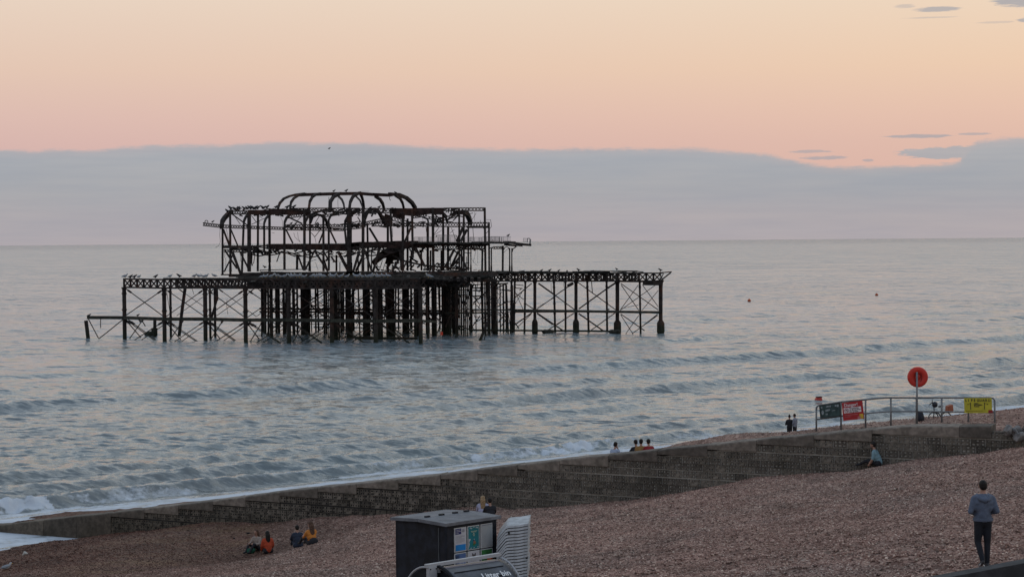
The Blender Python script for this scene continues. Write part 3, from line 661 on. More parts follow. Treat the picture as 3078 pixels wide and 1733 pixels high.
# ridge beam
mb = MB(); 
rp = [(cA(1480,225,DF+7)), cA(1620,218,DF+7), cA(2050,205,DF+7), cB(30,180,DF+7), cB(180,178,DF+7), cB(330,190,DF+7), cB(560,200,DF+7), cB(600,192,DF+7)]
for a, b_ in zip(rp[:-1], rp[1:]): mb.bar(a, b_, .5, .48)
pb(mb, 'ridge_beam', M_rust)
# --- superstructure, eastern half
dome2 = [(45,365,55,290,85,225,130,185,180,168,26,2,7),(180,168,208,230,225,300,232,365,24,7,12),(130,215,180,265,205,330,218,365,14,14,10),(380,215,440,255,475,310,490,372,26,7,12),(640,205,700,245,730,300,745,362,22,7,12),(560,185,680,193,780,235,850,295,895,366,34,7,13)]
members('roof_hoop', cB, [tuple(r[:-2])+(DF+r[-2], DF+r[-1]) for r in dome2])
ribs2 = [(235,600,240,500,270,420,330,380,370,378,430,425,470,500,490,560,30,1,6),(0,540,20,480,60,445,100,432,22,1,6),(1052,610,1062,540,1050,505,990,482,16,8,11),(1510,415,1560,440,1590,500,1605,560,44,4,10),(1250,440,1290,490,1310,560,20,8,11),(330,470,350,430,400,410,14,12,13)]
members('curved_rib', cB, [tuple(r[:-2])+(DF+r[-2], DF+r[-1]) for r in ribs2])
cols2 = [(47,360,42,1185,38,0),(222,360,218,1180,30,0),(275,560,287,1180,20,1),(540,600,540,1180,24,1),(578,370,575,600,22,0),(575,600,590,820,24,0),(735,500,733,1175,28,0),(795,500,795,1175,22,1),(852,370,862,1010,24,0),(1055,600,1055,1175,26,1),(1120,360,1128,1260,28,0),(1253,450,1256,1175,24,1),
         (1318,600,1316,1175,24,1),(1460,370,1463,1175,20,0),(1520,450,1520,1175,22,0),(1578,600,1578,1175,18,1),(1790,360,1800,1200,24,0),(1845,550,1848,1185,20,0),(1760,900,1757,1185,20,1),(2025,850,2022,1185,22,0),(1876,880,1876,1110,14,1),(2112,880,2112,1110,14,1),(2140,880,2140,1110,13,0),
         (970,910,975,1170,20,1),(1092,910,1090,1175,18,1),(1230,910,1230,1175,18,1),(1612,900,1612,1110,12,1),(1490,900,1493,1175,18,1),(700,900,720,1170,26,0),(845,920,838,1175,18,1),(1350,980,1350,1175,8,1),(1555,990,1555,1175,8,1),(1070,990,1070,1175,7,1),(330,900,330,1180,12,1),(400,1030,400,1180,10,1)]
members('column', cB, [(a, b_, c, d, w_, DB if k else DF, DB if k else DF) for a, b_, c, d, w_, k in cols2])
for x in (1612, 1876, 2112, 2140):
    mb = MB(); d = DB-4; mb.tube([cB(x, 930, d), cB(x, 940, d), cB(x, 1090, d), cB(x, 1120, d), cB(x, 1190, d)], [cB.w(10, d), cB.w(7, d), cB.w(7, d), cB.w(11, d), cB.w(11, d)], 8); pb(mb, 'column_pedestal')
diag2 = [(300,620,412,805,22,1),(836,620,758,800,22,0),(1510,615,1428,800,30,0),(1562,640,1478,800,28,1),(890,860,1015,1115,26,0),(1392,905,1285,1120,26,0),(1452,920,1358,1120,24,1),(160,950,92,1185,22,0),(222,975,128,1175,22,1),(1480,960,1560,1155,20,0),(432,900,342,1205,24,0),(240,900,330,1180,20,0),
         (880,930,820,1050,16,1),(1470,990,1370,1120,22,1),(820,990,925,1070,16,0),(1140,715,1235,650,5,1),(1140,700,1200,615,6,1),(1360,620,1420,780,6,1),(1340,690,1400,640,5,1),(1770,615,1800,680,6,0),(1810,690,1845,650,6,0),(1635,600,1650,790,6,1),(150,480,200,560,10,1),(270,930,400,880,16,0),(690,1010,600,1170,24,0),(640,980,540,1130,20,1),
         (1430,430,1310,520,18,0),(1440,470,1380,530,12,0),(1640,430,1560,445,8,0),(1300,540,1380,545,10,1)]
members('diagonal_brace', cB, [(a, b_, c, d, w_, DB if k else DF, DB if k else DF) for a, b_, c, d, w_, k in diag2])
lat_c(cB, 0,425,372, 580,430,372, 14, 9, 7); lat_c(cB, 1260,402,365, 1790,400,362, 12, 8, 6)
lat_c(cB, 0,645,600, 210,625,575, 6, 8, 6); lat_c(cB, 60,600,572, 230,598,568, 5, 6, 5, DB, DB); lat_c(cB, 250,590,545, 560,520,480, 9, 8, 6); lat_c(cB, 330,600,560, 1130,600,560, 22, 8, 6, DB, DB); lat_c(cB, 1130,605,555, 1850,612,552, 20, 8, 6); lat_c(cB, 1560,620,598, 1850,620,598, 10, 6, 4, DB, DB)
lat_c(cB, 850,500,470, 1050,470,440, 6, 7, 5, DB, DB); lat_c(cB, 1130,560,520, 1460,470,430, 9, 8, 6, DB, DB); lat_c(cB, 500,500,440, 840,590,550, 9, 8, 6, DB, DB); lat_c(cB, 1130,540,480,1260,560,490, 4, 10, 7, DB, DB); lat_c(cB, 1060,500,470,1240,560,530, 5, 7, 5, DB, DB)
lat_c(cB, 1130,900,845, 1800,895,845, 20, 9, 6, DF+4, DF+4); lat_c(cB, 1440,900,850, 1800,895,850, 12, 9, 6, DF, DF); lat_c(cB, 1900,892,862, 2030,890,860, 4, 6, 5); lat_c(cB, 0,970,880, 420,900,850, 8, 12, 9)
def plate(cr, quad, d0, d1=None, name='plate_girder', material=None, th=.25, **kw):
    d1 = d1 or d0; ds_ = [d0, d1, d1, d0]; mb = MB(); mb.slab([cr(x, y, d) for (x, y), d in zip(quad, ds_)], th); return pb(mb, name, material or M_rust, **kw)
plate(cB, [(580,440),(850,470),(850,368),(580,366)], DF, DF, label='rust red plate girder of the roof edge'); plate(cB, [(855,470),(1120,440),(1120,362),(855,366)], DF); plate(cB, [(1125,450),(1262,450),(1262,362),(1125,362)], DF); plate(cB, [(600,480),(760,510),(760,440),(600,430)], DB)
plate(cB, [(490,600),(600,600),(600,480),(500,440)], DF+6); plate(cB, [(0,880),(420,880),(420,810),(0,815)], DF); plate(cB, [(420,880),(1120,880),(1120,800),(420,800)], DF); plate(cB, [(1120,850),(1840,850),(1840,805),(1120,805)], DF)
plate(cB, [(1380,450),(1520,450),(1520,395),(1380,395)], DF+3)
# collapsed dark wreckage hanging in the middle
mb = MB(); out = [(330,1060),(345,1030),(420,960),(470,900),(560,870),(760,880),(760,900),(700,1000),(690,1040),(610,1040),(560,1105),(500,1080),(520,1010),(450,1020),(390,1090),(350,1100)]
c0 = [cB(x, y, DF+2+(i % 3)) for i, (x, y) in enumerate(out)]; cen = cB(560, 960, DF-1); cenb = cB(560, 960, DF+7)
vs = c0+[cen, cenb]; n = len(c0); mb.add(vs, [(i, (i+1) % n, n) for i in range(n)]+[((i+1) % n, i, n+1) for i in range(n)]); pb(mb, 'crumpled_plating', M_rust)
members('fallen_beam', cB, [(470,905,600,975,760,1050,1010,1105,1310,1130,1560,1165,18,DF,DF+2),(860,890,935,870,1020,885,12,DF,DF),(820,990,850,1020,930,1060,16,DF,DF),(350,1190,420,900,18,DF,DF),(700,1250,790,1030,14,DF-2,DF-2),(240,960,330,980,470,960,14,DF,DF),(430,1170,470,1040,8,DF,DF),(470,1180,520,1030,7,DF,DF),(510,1180,545,1060,7,DF,DF),(150,950,220,1000,14,DF,DF),(200,1040,300,985,8,DF,DF)])
lat_c(cB, 1000,1150,1105, 1560,1185,1150, 14, 8, 6, DF+3, DF+3)
# middle floor: decking strips running back between the two frames
def strip(name, a, b, wd_, ht, material): mb = MB(); mb.bar(a, b, wd_, ht); pb(mb, name, material)
for i, x in enumerate(range(440, 2400, 150)):
    strip('floor_joist', cA(x, 975, DF), cA(x+random.uniform(-10, 10), 972, DB), .3, .35, M_iron)
for i, x in enumerate(range(60, 1850, 130)):
    strip('floor_joist', cB(x, 835, DF), cB(x+random.uniform(-10, 10), 832, DB), .3, .35, M_iron)
for x in (540, 820, 1330, 1620, 1895, 2262): strip('tie_beam', cA(x, 470, DF), cA(x+20, 474, DB), .3, .3, M_iron)
for x in (222, 735, 1120, 1460, 1790): strip('tie_beam', cB(x, 390, DF), cB(x-12, 394, DB), .25, .25, M_iron)
def ragged(name, cr, x0, x1, y, th, d, step=70, jit=5, material=None, depth=1.2):
    """a deck edge made of uneven boards"""
    x = x0; mb = MB()
    while x < x1:
        x2 = min(x1, x+step*random.uniform(.5, 1.5)); a = cr(x, y+random.uniform(-jit, jit), d); b_ = cr(x2, y+random.uniform(-jit, jit), d+random.uniform(0, 2))
        mb.bar(a, b_, depth, cr.w(th*random.uniform(.6, 1.2), d)); x = x2 if x2 >= x1 else x2-5
    return pb(mb, name, material or M_wood)
ragged('deck_edge', cB, 870, 1900, 815, 26, DF-1, 90, 6); ragged('deck_edge', cB, 1840, 2150, 812, 30, DF-1, 90, 4); ragged('deck_edge', cB, 420, 880, 805, 22, DF+2, 80, 8); ragged('deck_edge', cB, 0, 420, 815, 30, DF+2, 80, 10)
members('cantilevered_deck', cB, [(2120,812,2220,825,2300,835,2385,842,24,DF,DF+1),(2040,835,2200,852,20,DF,DF),(2180,845,2280,855,14,DF,DF)])
members('arched_bracket', cB, [(2040,900,2048,875,2075,862,9,DF,DF),(2075,862,2100,880,2110,930,9,DF,DF),(2145,930,2152,895,2200,860,11,DF,DF),(1850,900,1860,880,1890,868,8,DF,DF),(1870,930,1880,890,1900,870,10,DF,DF),(1990,870,2010,890,2020,930,8,DF,DF),(1050,930,1040,905,1020,895,8,DB,DB),(1130,910,1150,900,1170,895,8,DB,DB),(2035,940,2100,880,4,DF,DF)])
# upper railing, thin and pale
M_rail = mat('pale_grey_paint', (.20, .20, .20, 1), var=.2, scale=2)
mb = MB()
for (x0, y0, x1, y1, hgt) in [(880,800,1110,800,60),(1130,800,1430,800,62),(1480,800,1640,800,60),(1600,800,1760,800,58),(1760,795,1990,795,60),(1870,795,2130,798,62),(2290,805,2350,812,52)]:
    for i in range(int((x1-x0)/9)+1):
        x = x0+i*9; wv = 5 if i % 6 == 0 else 2.2
        mb.bar(cB(x, y0, DF+3), cB(x, y0-hgt, DF+3), cB.w(wv, DF))
    mb.bar(cB(x0, y0-hgt, DF+3), cB(x1, y1-hgt, DF+3), cB.w(3.5, DF)); mb.bar(cB(x0, y0-8, DF+3), cB(x1, y1-8, DF+3), cB.w(3, DF))
for x in (945, 968, 1200, 1225, 1725, 1745, 1985, 2010): mb.bar(cB(x, 800, DF+3), cB(x, 740, DF+3), cB.w(7, DF))
mb.bar(cB(1165, 740, DF+3), cB(1165, 718, DF+3), .15); mb.bar(cB(1165, 718, DF+3), cB(1425, 718, DF+3), .12); mb.bar(cB(1425, 718, DF+3), cB(1425, 740, DF+3), .12)
for a in [(2340,805,2345,755),(2345,755,2375,758),(2375,758,2368,830),(2385,770,2378,835)]: mb.bar(cB(a[0], a[1], DF+1), cB(a[2], a[3], DF+1), .12)
pb(mb, 'balustrade', M_rail, label='thin pale balustrade left on the upper deck')
members('thin_frame', cB, [(1865,515,1880,600,1840,655,5,DF,DF),(1810,515,1865,515,4,DF,DF),(1735,520,1735,560,4,DF,DF),(1660,415,1660,530,3,DF,DF),(1600,560,1680,430,5,DF,DF),(1885,775,1910,790,6,DF,DF),(1680,900,1645,1060,1600,980,3,DB,DB),(1645,1060,1700,1110,3,DB,DB),(1700,900,1700,1080,3,DB,DB),(985,490,1000,560,3,DB,DB),(1030,600,1040,680,1050,700,6,DB,DB),(600,620,603,740,4,DF,DF),(300,150,185,150,3,DF+7,DF+7),(565,215,560,250,580,268,6,DF+7,DF+7)])
R3 = random.Random(8); mb = MB()
for cr, x0, x1, y0, y1, n in ((cA, 560, 2417, 425, 520, 75), (cB, 0, 1600, 372, 470, 60), (cB, 0, 1250, 540, 610, 34), (cA, 1300, 2417, 640, 720, 30), (cA, 700, 2417, 1010, 1080, 46), (cB, 0, 1800, 830, 940, 70), (cB, 350, 1600, 1060, 1185, 60)):
    for i in range(n):
        x = R3.uniform(x0, x1); y = R3.uniform(y0, y1); l = R3.uniform(25, 110); a = R3.choice((.15, -.15, .8, -.8, .4, -.3, 1.5)); d = R3.uniform(DF-1, DB)
        mb.bar(cr(x, y, d), cr(min(x1, x+l*math.cos(a)), min(y1+8, max(y0-4, y-l*math.sin(a))), d+R3.uniform(-2, 2)), R3.choice((.1, .12, .16, .22)))
pb(mb, 'twisted_ironwork', kind='stuff')
# --- lower floor level of the building
plate(cA, [(700,1395),(2417,1395),(2417,1330),(700,1348)], DF-4, DF-4, 'plate_girder', M_iron); members('floor_beam', cA, [(405,1378,705,1378,16,DF,DF),(520,1400,700,1395,24,DF,DF)])
plate(cB, [(0,1235),(900,1245),(900,1185),(0,1180)], DF-4, DF-4, 'plate_girder', M_iron); plate(cB, [(900,1235),(1900,1235),(1900,1180),(900,1182)], DF-4, DF-4, 'plate_girder', M_iron)
members('fallen_plank', cA, [(970,1310,1700,1300,10,DF-3,DF-3),(980,1335,1640,1350,10,DF-5,DF-5),(970,1320,1000,1345,8,DF-5,DF-5),(1380,1390,1620,1350,8,DF-5,DF-5)], material=M_wood)
members('fallen_plank', cB, [(360,1225,600,1200,16,DF-6,DF-6),(1060,1212,1100,1205,12,DF-6,DF-6),(1640,1165,1690,1158,6,DF-4,DF-4),(1700,1170,1750,1155,6,DF-4,DF-4),(2230,1180,2300,1172,6,DF-4,DF-4)], material=mat('bleached_plank', (.11, .06, .045, 1), var=.3))
# --- main deck level (about 8.7 m) : scattered decking and joists seen edge on
DKZ = 8.62
def at(px, d, z):
    p = P(px, 800, d); return Vector((p.x, p.y, z))
mb = MB()
for i in range(300):
    px = random.uniform(745, 1470); d = random.uniform(268, 306)
    if px > 1300 and d < 276: continue
    l = random.uniform(2, 9); a = random.choice((0, 0, 1.57, random.uniform(-.4, .4))); p = at(px, d, DKZ+random.uniform(-.3, .12))
    v = Vector((math.cos(a), math.sin(a), random.uniform(-.04, .04)))*l/2; mb.bar(p-v, p+v, random.uniform(.2, .8), random.uniform(.06, .3))
pb(mb, 'broken_decking', M_wood, kind='stuff')
for i in range(34):
    px = 748+i*21; strip('deck_joist', at(px, 267+random.uniform(0, 3), DKZ-.35), at(px*.97+30, 306, DKZ-.3), .35, .45, M_iron)
# front fascia trusses: left wing
Fpx = [265, 375, 495, 618, 739, 869, 998, 1130, 1265]; Fpy = [1017, 1018, 1024, 1024, 1028, 1028, 1031, 1033, 1031]
FP = [G(a, b_, 0) for a, b_ in zip(Fpx, Fpy)]
ZT, ZBm = 8.55, 7.38; ZM = 3.05
def colz(p, z): return Vector((p.x, p.y, z))
for a, b_ in zip(FP[1:-1], FP[2:]):
    lattice(colz(a, ZBm), colz(b_, ZBm), ZT-ZBm, ZT-ZBm, 6, .17, .10, 'truss', panels=True, depth=.25, posts=True)
back = Vector((.6, 6.2, 0))
for i in range(2, 8):
    a, b_ = FP[i]+back, FP[i+1]+back; lattice(colz(a, ZBm), colz(b_, ZBm), ZT-ZBm, ZT-ZBm, 6, .15, .09, 'truss', panels=True, depth=.2, posts=True)
mb = MB(); mb.bar(colz(FP[1], ZBm), colz(FP[1], ZT), .25); pb(mb, 'end_post')
strip('timber_beam', colz(FP[2], ZT+.18), colz(FP[5], ZT+.16), .5, .14, M_wood); strip('timber_beam', colz(FP[5], ZT+.16), colz(FP[8], ZT+.1), .5, .16, M_wood)
def pile(p, ztop_, r, lean=(0, 0), name='pile', cap_=True, zb=-3.5):
    mb = MB(); t_ = Vector((lean[0], lean[1], 0)); z = lambda h: colz(p, h)+t_*(h/8)
    pts = [z(zb), z(ztop_-.5)] ; rs = [r*1.02, r]
    if cap_: pts += [z(ztop_-.35), z(ztop_)]; rs += [r*1.0, r*1.5]
    mb.tube(pts, rs, 8); 
    if cap_:
        for zz_ in (ztop_-1.0, ztop_*.55, 2.7): mb.tube([z(zz_), z(zz_+.22)], [r*1.28, r*1.28], 8)
    return pb(mb, name, M_iron)
for i, p in enumerate(FP):
    if i == 0: pile(p, 3.1, .28, (-.35*2.5, 0), cap_=False)
    elif i < 8: pile(p, ZBm, .29)
    else: pile(p, ZBm, .27)
pile(FP[1]+Vector((3.0, 7, 0)), 3.0, .24, (.2, 0), cap_=False)
second = [(1175,920,16),(1685,945,15),(1748,925,16)]
for x, y, wpx in second:
    p = G(240+x/4.2933, 800+y/4.2933-3, 0); pile(p, ZBm, cC.w(wpx, 280))
members('leaning_pile', cC, [(1360,270,1320,560,1282,895,30,282,280),(1775,400,1700,665,22,282,281),(1765,270,1770,440,26,283,283)])
# mid-height rail all along
for a, b_ in zip(FP[:-1], FP[1:]): strip('horizontal_beam', colz(a, ZM)+Vector((0, -.2, 0)), colz(b_, ZM)+Vector((0, -.2, 0)), .4, .46, M_weed)
e = G(1310, 1028, 0); strip('horizontal_beam', colz(FP[8], ZM-.02)+Vector((0, -.2, 0)), colz(e, ZM-.3), .25, .3, M_weed)
# tie rods crossing in every bay
def xrods(a, b_, z0, z1, r=.05, dy=.25, bolt=True):
    for s_, (p, q_) in enumerate(((colz(a, z0), colz(b_, z1)), (colz(a, z1), colz(b_, z0)))):
        mb = MB(); o_ = Vector((0, dy*(s_+1), 0)); mb.bar(p+o_, q_+o_, r*2)
        lo, hi = (p, q_) if p.z < q_.z else (q_, p)
        v = (lo-hi); mb.bar(hi+o_+v*.08, hi+o_+v*.16, r*4.2)
        pb(mb, 'tie_rod')
for i in range(1, 8):
    xrods(FP[i], FP[i+1], ZM+.2, ZBm-.1); xrods(FP[i], FP[i+1]*1, ZM-.2, -1.0, dy=.3); xrods(FP[i]+Vector((.4, 0, 0)), FP[i+1]+Vector((.6, .6, 0)), ZM-.25, -1.4, r=.045, dy=.4)
    if i > 1: xrods(FP[i]+back, FP[i+1]+back, ZM+.2, ZBm-.1, r=.035)
for i in range(1, 6): xrods(FP[i], FP[i]+Vector((1.6, 6.5, 0)), ZM-.2, -.8, r=.05)
mb = MB(); mb.bar(colz(FP[0], ZM-.1), cC(240, 925, 280), .1); pb(mb, 'tie_rod'); mb = MB(); mb.bar(colz(FP[1], ZM-.1), cC(245, 935, 281), .12); pb(mb, 'tie_rod')
members('hanging_rod', cC, [(268,675,268,795,8,281,281),(760,695,810,715,845,770,10,284,284),(1445,280,1475,365,5,284,284),(1115,290,1140,450,1170,640,5,282,282),(1900,420,1895,520,1910,620,4,278,278),(775,690,778,720,14,284,284)])
mb = MB(); mb.box(cC(962, 835, 290), .28*3, .5, .42*2.2); pb(mb, 'stranded_box'); mb = MB(); mb.ell(cC(918, 878, 290), 1.0, .6, .5); pb(mb, 'stranded_box')
# the forest of piles beneath the building
forest = [(45,130,60,0,300),(70,275,26,1,296),(120,275,44,1,282),(160,285,12,0,305),(225,275,55,1,296),(310,275,34,1,290),(365,275,40,0,285),(435,275,34,1,292),(485,280,26,0,300),(585,275,120,1,284),(722,275,24,1,303),(845,275,46,1,290),(890,420,14,0,279),(990,280,80,0,276),(1050,275,26,1,292),
          (1148,275,52,1,280),(1212,275,24,1,303),(1375,275,96,1,286),(1465,275,26,1,296),(1545,275,80,0,274),(1682,275,112,1,286),(1750,280,10,0,300),(1882,275,92,1,290),(1960,275,20,1,300),(2040,275,110,0,282),(2165,275,52,1,292),(2250,275,70,0,283),(2325,285,20,1,301),(2395,275,100,1,287),(2480,290,14,0,300),(2530,275,44,1,292)]
for x, y, wpx, k, d in forest:
    top = cD(x, y, d); wm = cD.w(wpx, d); nn = 1 if wpx < 40 else (2 if wpx < 70 else 4)
    if nn == 1: pile(Vector((top.x, top.y, 0)), ZBm+.2, wm/2, cap_=False)
    else:
        mb = MB(); rr = wm/(1.3*nn+.1)
        for j in range(nn):
            p = Vector((top.x+(j-(nn-1)/2)*wm*.9/nn, top.y+(j % 2)*.8, 0)); mb.tube([colz(p, -3), colz(p, ZBm+.3)], [rr*random.uniform(.7, .85), rr*random.uniform(.7, .85)], 8)
            mb.bar(colz(p, 3.0)-Vector((wm*.3, .2, 0)), colz(p, 3.0)+Vector((wm*.3, -.2, 0)), .2, .3)
        if wpx > 75:
            for zz_ in (1.6, 5.2): mb.box(Vector((top.x, top.y+.4, zz_)), wm*.8, .9, random.uniform(.6, 1.6))
        pb(mb, 'pile_cluster')
members('horizontal_beam', cD, [(640,505,940,508,11,300,300),(0,545,2576,575,20,302,302),(0,585,2576,600,18,296,296),(950,612,2576,612,16,290,290),(640,745,950,745,7,302,302),(700,785,1500,792,11,303,303),(0,1*675,300,680,10,290,290),(1180,690,1840,640,8,300,300),(1740,660,1840,660,7,306,306),(2130,600,2576,600,10,280,280),(1740,790,1830,790,12,300,300)])
members('waterline_beam', cD, [(880,912,1240,922,12,266,265),(1240,922,1500,925,30,265,264),(1500,925,2040,930,24,265,263)], material=M_rust)
R2 = random.Random(3)
for i in range(34):
    d = R2.uniform(272, 306); top = cD(20+i*74+R2.uniform(-22, 22), 275, d); pile(Vector((top.x, top.y, 0)), ZBm+.2, cD.w(R2.uniform(12, 32), d)/2, (R2.uniform(-.3, .3), 0), cap_=False)
mb = MB()
for i in range(260):
    x = R2.uniform(0, 2576); y = R2.uniform(280, 900); d = R2.uniform(278, 305); l = R2.uniform(60, 330); a = R2.choice((.62, -.62, .62, -.7, 1.4, 1.2))+R2.uniform(-.15, .15)
    mb.bar(cD(x, y, d), cD(min(2576, x+l*math.cos(a)), min(905, max(275, y-l*math.sin(a))), d+R2.uniform(-3, 3)), R2.choice((.06, .07, .09, .14)))
pb(mb, 'tangled_bracing', kind='stuff')
mb = MB()
for i in range(330):
    x = R2.uniform(0, 2700); y = R2.uniform(165, 268); d = R2.uniform(266, 300); l = R2.uniform(20, 110); a = R2.uniform(-1.5, 1.5)
    mb.bar(cD(x, y, d), cD(x+l*math.cos(a), min(272, max(160, y-l*math.sin(a))), d+R2.uniform(-1, 1)), R2.choice((.08, .1, .16, .22)))
pb(mb, 'tangled_ironwork', kind='stuff')
for yy, d, th in ((172, 272, 30), (215, 280, 26), (258, 276, 22), (200, 292, 50), (240, 296, 40)): members('deck_girder', cD, [(-160,yy,900,yy+2,th,d,d),(900,yy+2,2000,yy+1,th*.9,d-1,d-1),(2000,yy+1,2700,yy,th,d+4,d+4)])
members('snapped_pile', cE, [(460,690,425,780,380,890,26,262,262),(445,790,425,890,9,262,262)]); 
# right wing
DR = 285.
for x, wpx, d in ((15,60,288),(48,20,280),(78,26,292),(112,34,276),(150,50,284),(188,40,290),(215,60,278),(252,46,286),(278,18,294),(330,12,296),(425,50,288),(462,60,282),(500,36,290),(560,30,292),(600,14,296),(665,18,294),(735,20,290)):
    top = cE(x, 240, d); wm = cE.w(wpx, d)
    if wpx < 30: pile(Vector((top.x, top.y, 0)), ZBm+.2, wm/2, cap_=False)
    else:
        mb = MB()
        for j in range(3): p = Vector((top.x+(j-1)*wm*.33, top.y+(j % 2)*.8, 0)); mb.tube([colz(p, -3), colz(p, ZBm+.3)], [wm*.125, wm*.115], 8)
        pb(mb, 'pile_cluster')
members('deck_girder', cE, [(-20,165,560,163,34,DR-8,DR-2),(-20,228,560,230,30,DR-6,DR-2),(-20,196,420,196,30,DR+8,DR+8)])
lat_c(cE, 0,236,152, 540,236,150, 7, 12, 8, DR-3, DR-1, name='truss', panels=True, depth=.25, posts=True); lat_c(cE, 40,236,152, 540,236,150, 9, 10, 8, DR+6, DR+6, name='truss', panels=True, depth=.2, posts=True)
mb = MB()
for i in range(110):
    x = R2.uniform(-20, 760); y = R2.uniform(250, 770); d = R2.uniform(278, 296); l = R2.uniform(40, 200); a = R2.choice((.8, -.8, 1.3, -1.3, .1, 0))+R2.uniform(-.15, .15)
    if x > 300 and i % 2: continue
    mb.bar(cE(x, y, d), cE(min(760, x+l*math.cos(a)), min(785, max(245, y-l*math.sin(a))), d+R2.uniform(-3, 3)), R2.choice((.08, .1, .14)))
pb(mb, 'tangled_bracing', kind='stuff')
rp_ = [(290,800,16,0),(410,800,26,0),(440,800,16,1),(475,820,34,0),(520,790,36,0),(640,800,20,0),(690,820,20,0),(718,820,22,0),(755,800,22,1),(870,812,22,0),(1325,812,22,0),(1785,800,24,0),(2155,818,22,0),(1580,805,24,0),(1210,810,24,0)]
for x, y, wpx, k in rp_:
    p = G(1340+x/3.68, 780+min(y, 815)/3.68-1, 0); pile(p, ZBm+.2, cE.w(wpx, DR)/2, (random.uniform(-.25, .25), 0), cap_=wpx > 20)
for x, yb, wpx in ((545,690,60), (985,690,62), (1440,690,66), (1898,700,78), (2377,700,80)):
    d = DR+1; mb = MB(); a, b_ = cE(x, 240, d), cE(x, 700, d); wm = cE.w(wpx, d)
    mb.tube([a, b_], [wm*.28, wm*.27], 8); mb.tube([cE(x, 225, d), cE(x, 262, d)], [wm*.5, wm*.3], 8)
    bt = cE(x, yb, d); mb.tube([bt+Vector((0, 0, .35)), bt, colz(bt, .2), colz(bt, -.1), colz(bt, -3)], [wm*.34, wm*.52, wm*.54, wm*.46, wm*.4], 8); pb(mb, 'booted_pile')
for x0, x1, n, d in ((540,985,6,DR),(985,1440,6,DR),(1440,1898,6,DR),(1898,2377,6,DR)):
    lat_c(cE, x0,236,148, x1,236,150, n, 12, 8, d, d, name='truss', panels=True, depth=.25, posts=True)
for x0, x1, n in ((540,860,5),(860,1325,7),(1325,1785,7),(1785,2155,6)):
    lat_c(cE, x0,234,152, x1,234,155, n, 10, 7, DR+6, DR+6, name='truss', panels=True, depth=.2, posts=True)
members('cantilever_end', cE, [(2370,145,2500,134,10,DR,DR),(2385,225,2490,142,12,DR,DR),(2370,150,2400,225,8,DR,DR),(2370,230,2410,150,8,DR,DR),(2370,130,2372,235,8,DR,DR)])
members('wall_plate', cE, [(1930,240,2180,242,14,DR,DR),(2180,255,2400,258,44,DR,DR),(1540,200,1600,200,60,DR+1,DR+1),(1745,195,1775,195,62,DR+1,DR+1),(2185,236,2230,270,20,DR,DR)])
ragged('deck_edge', cE, 480, 1120, 138, 26, DR-1, 90, 6); ragged('deck_edge', cE, 1100, 1800, 140, 22, DR-1, 110, 5); ragged('deck_edge', cE, 1500, 2180, 132, 12, DR-2, 120, 6); ragged('deck_edge', cE, 2000, 2380, 148, 10, DR-1, 120, 4); ragged('deck_edge', cE, 0, 520, 142, 30, DR-2, 90, 6)
members('fallen_plank', cE, [(1400,138,1440,140,20,DR-3,DR-3),(1510,140,1640,122,10,DR-3,DR-3),(1640,125,1960,128,8,DR-3,DR-3),(800,132,830,124,6,DR-2,DR-2),(830,130,870,122,6,DR-2,DR-2),(1335,140,1345,118,14,DR-3,DR-3),(2060,140,2145,130,6,DR-3,DR-3),(1900,128,2000,140,12,DR-3,DR-3)], material=M_wood)
members('horizontal_beam', cE, [(760,560,2360,582,22,DR,DR),(760,580,1980,575,10,DR+5,DR+5),(280,552,760,556,12,DR,DR),(0,590,480,586,14,DR-6,DR-6),(270,280,470,270,10,DR,DR),(300,310,400,308,8,DR,DR),(300,340,400,345,12,DR,DR),(300,405,410,400,12,DR,DR),(0,285,290,268,10,DR-6,DR-6),(750,275,860,285,8,DR+2,DR+2),(750,312,850,318,8,DR+2,DR+2),(550,270,690,262,12,DR+2,DR+2)], material=M_weed)
members('waterline_beam', cE, [(270,778,1900,792,16,DR,DR)]); 
for x in (1100, 1135, 1160, 1840, 1895):
    mb = MB(); mb.ell(cE(x, 797, DR), .5, .4, .35); pb(mb, 'weed_clump', M_weed, True)
xr = [(760,720,950,590,10),(780,760,945,600,6),(765,420,950,262,9),(760,360,860,440,6),(870,480,970,545,9),(1025,262,1190,380,13),(1190,380,1425,552,9),(1005,550,1200,410,7),(1010,530,1200,420,4),(1205,400,1410,262,9),(1350,290,1405,262,22),(1460,250,1880,555,9),(1470,545,1790,315,11),(1790,315,1880,255,14),
      (1935,262,2350,555,8),(1930,560,2320,280,6),(1930,555,2130,280,6),(1940,280,2135,560,7),(2175,280,2350,520,6),(2170,560,2350,340,5),(1010,590,1290,780,12),(1010,600,1180,720,6),(1420,590,1130,778,9),(1400,600,1230,720,7),(1470,595,1740,785,12),(1870,590,1610,778,9),
      (1935,600,2200,785,9),(1935,610,2070,820,6),(2135,615,1990,820,6),(2345,600,2170,740,8),(2345,615,2070,810,8),(570,595,700,700,7),(760,340,860,560,6),(860,330,750,520,5),(550,380,610,540,5),(620,350,560,500,5),(570,520,690,460,9),(300,470,380,540,6),(350,420,300,500,6),(380,620,300,730,8),(310,700,440,630,8),(550,320,680,260,10),(720,640,810,760,9),(1940,540,2130,500,4)]
members('tie_rod', cE, [r+(DR, DR+.5) for r in xr])
members('hanging_rod', cE, [(1612,240,1622,365,8,DR,DR),(1165,260,1165,320,1178,380,3,DR,DR),(1305,240,1300,300,3,DR,DR),(815,340,840,315,8,DR,DR),(1790,552,1810,548,12,DR,DR)])
o = MB().box(cD(2350, 865, 268), .34, .3, .45).build('life_float', mat('orange_float', (.55, .06, .03, 1)), None); tag(o, 'small red float hanging among the pier piles above the water', 'float')
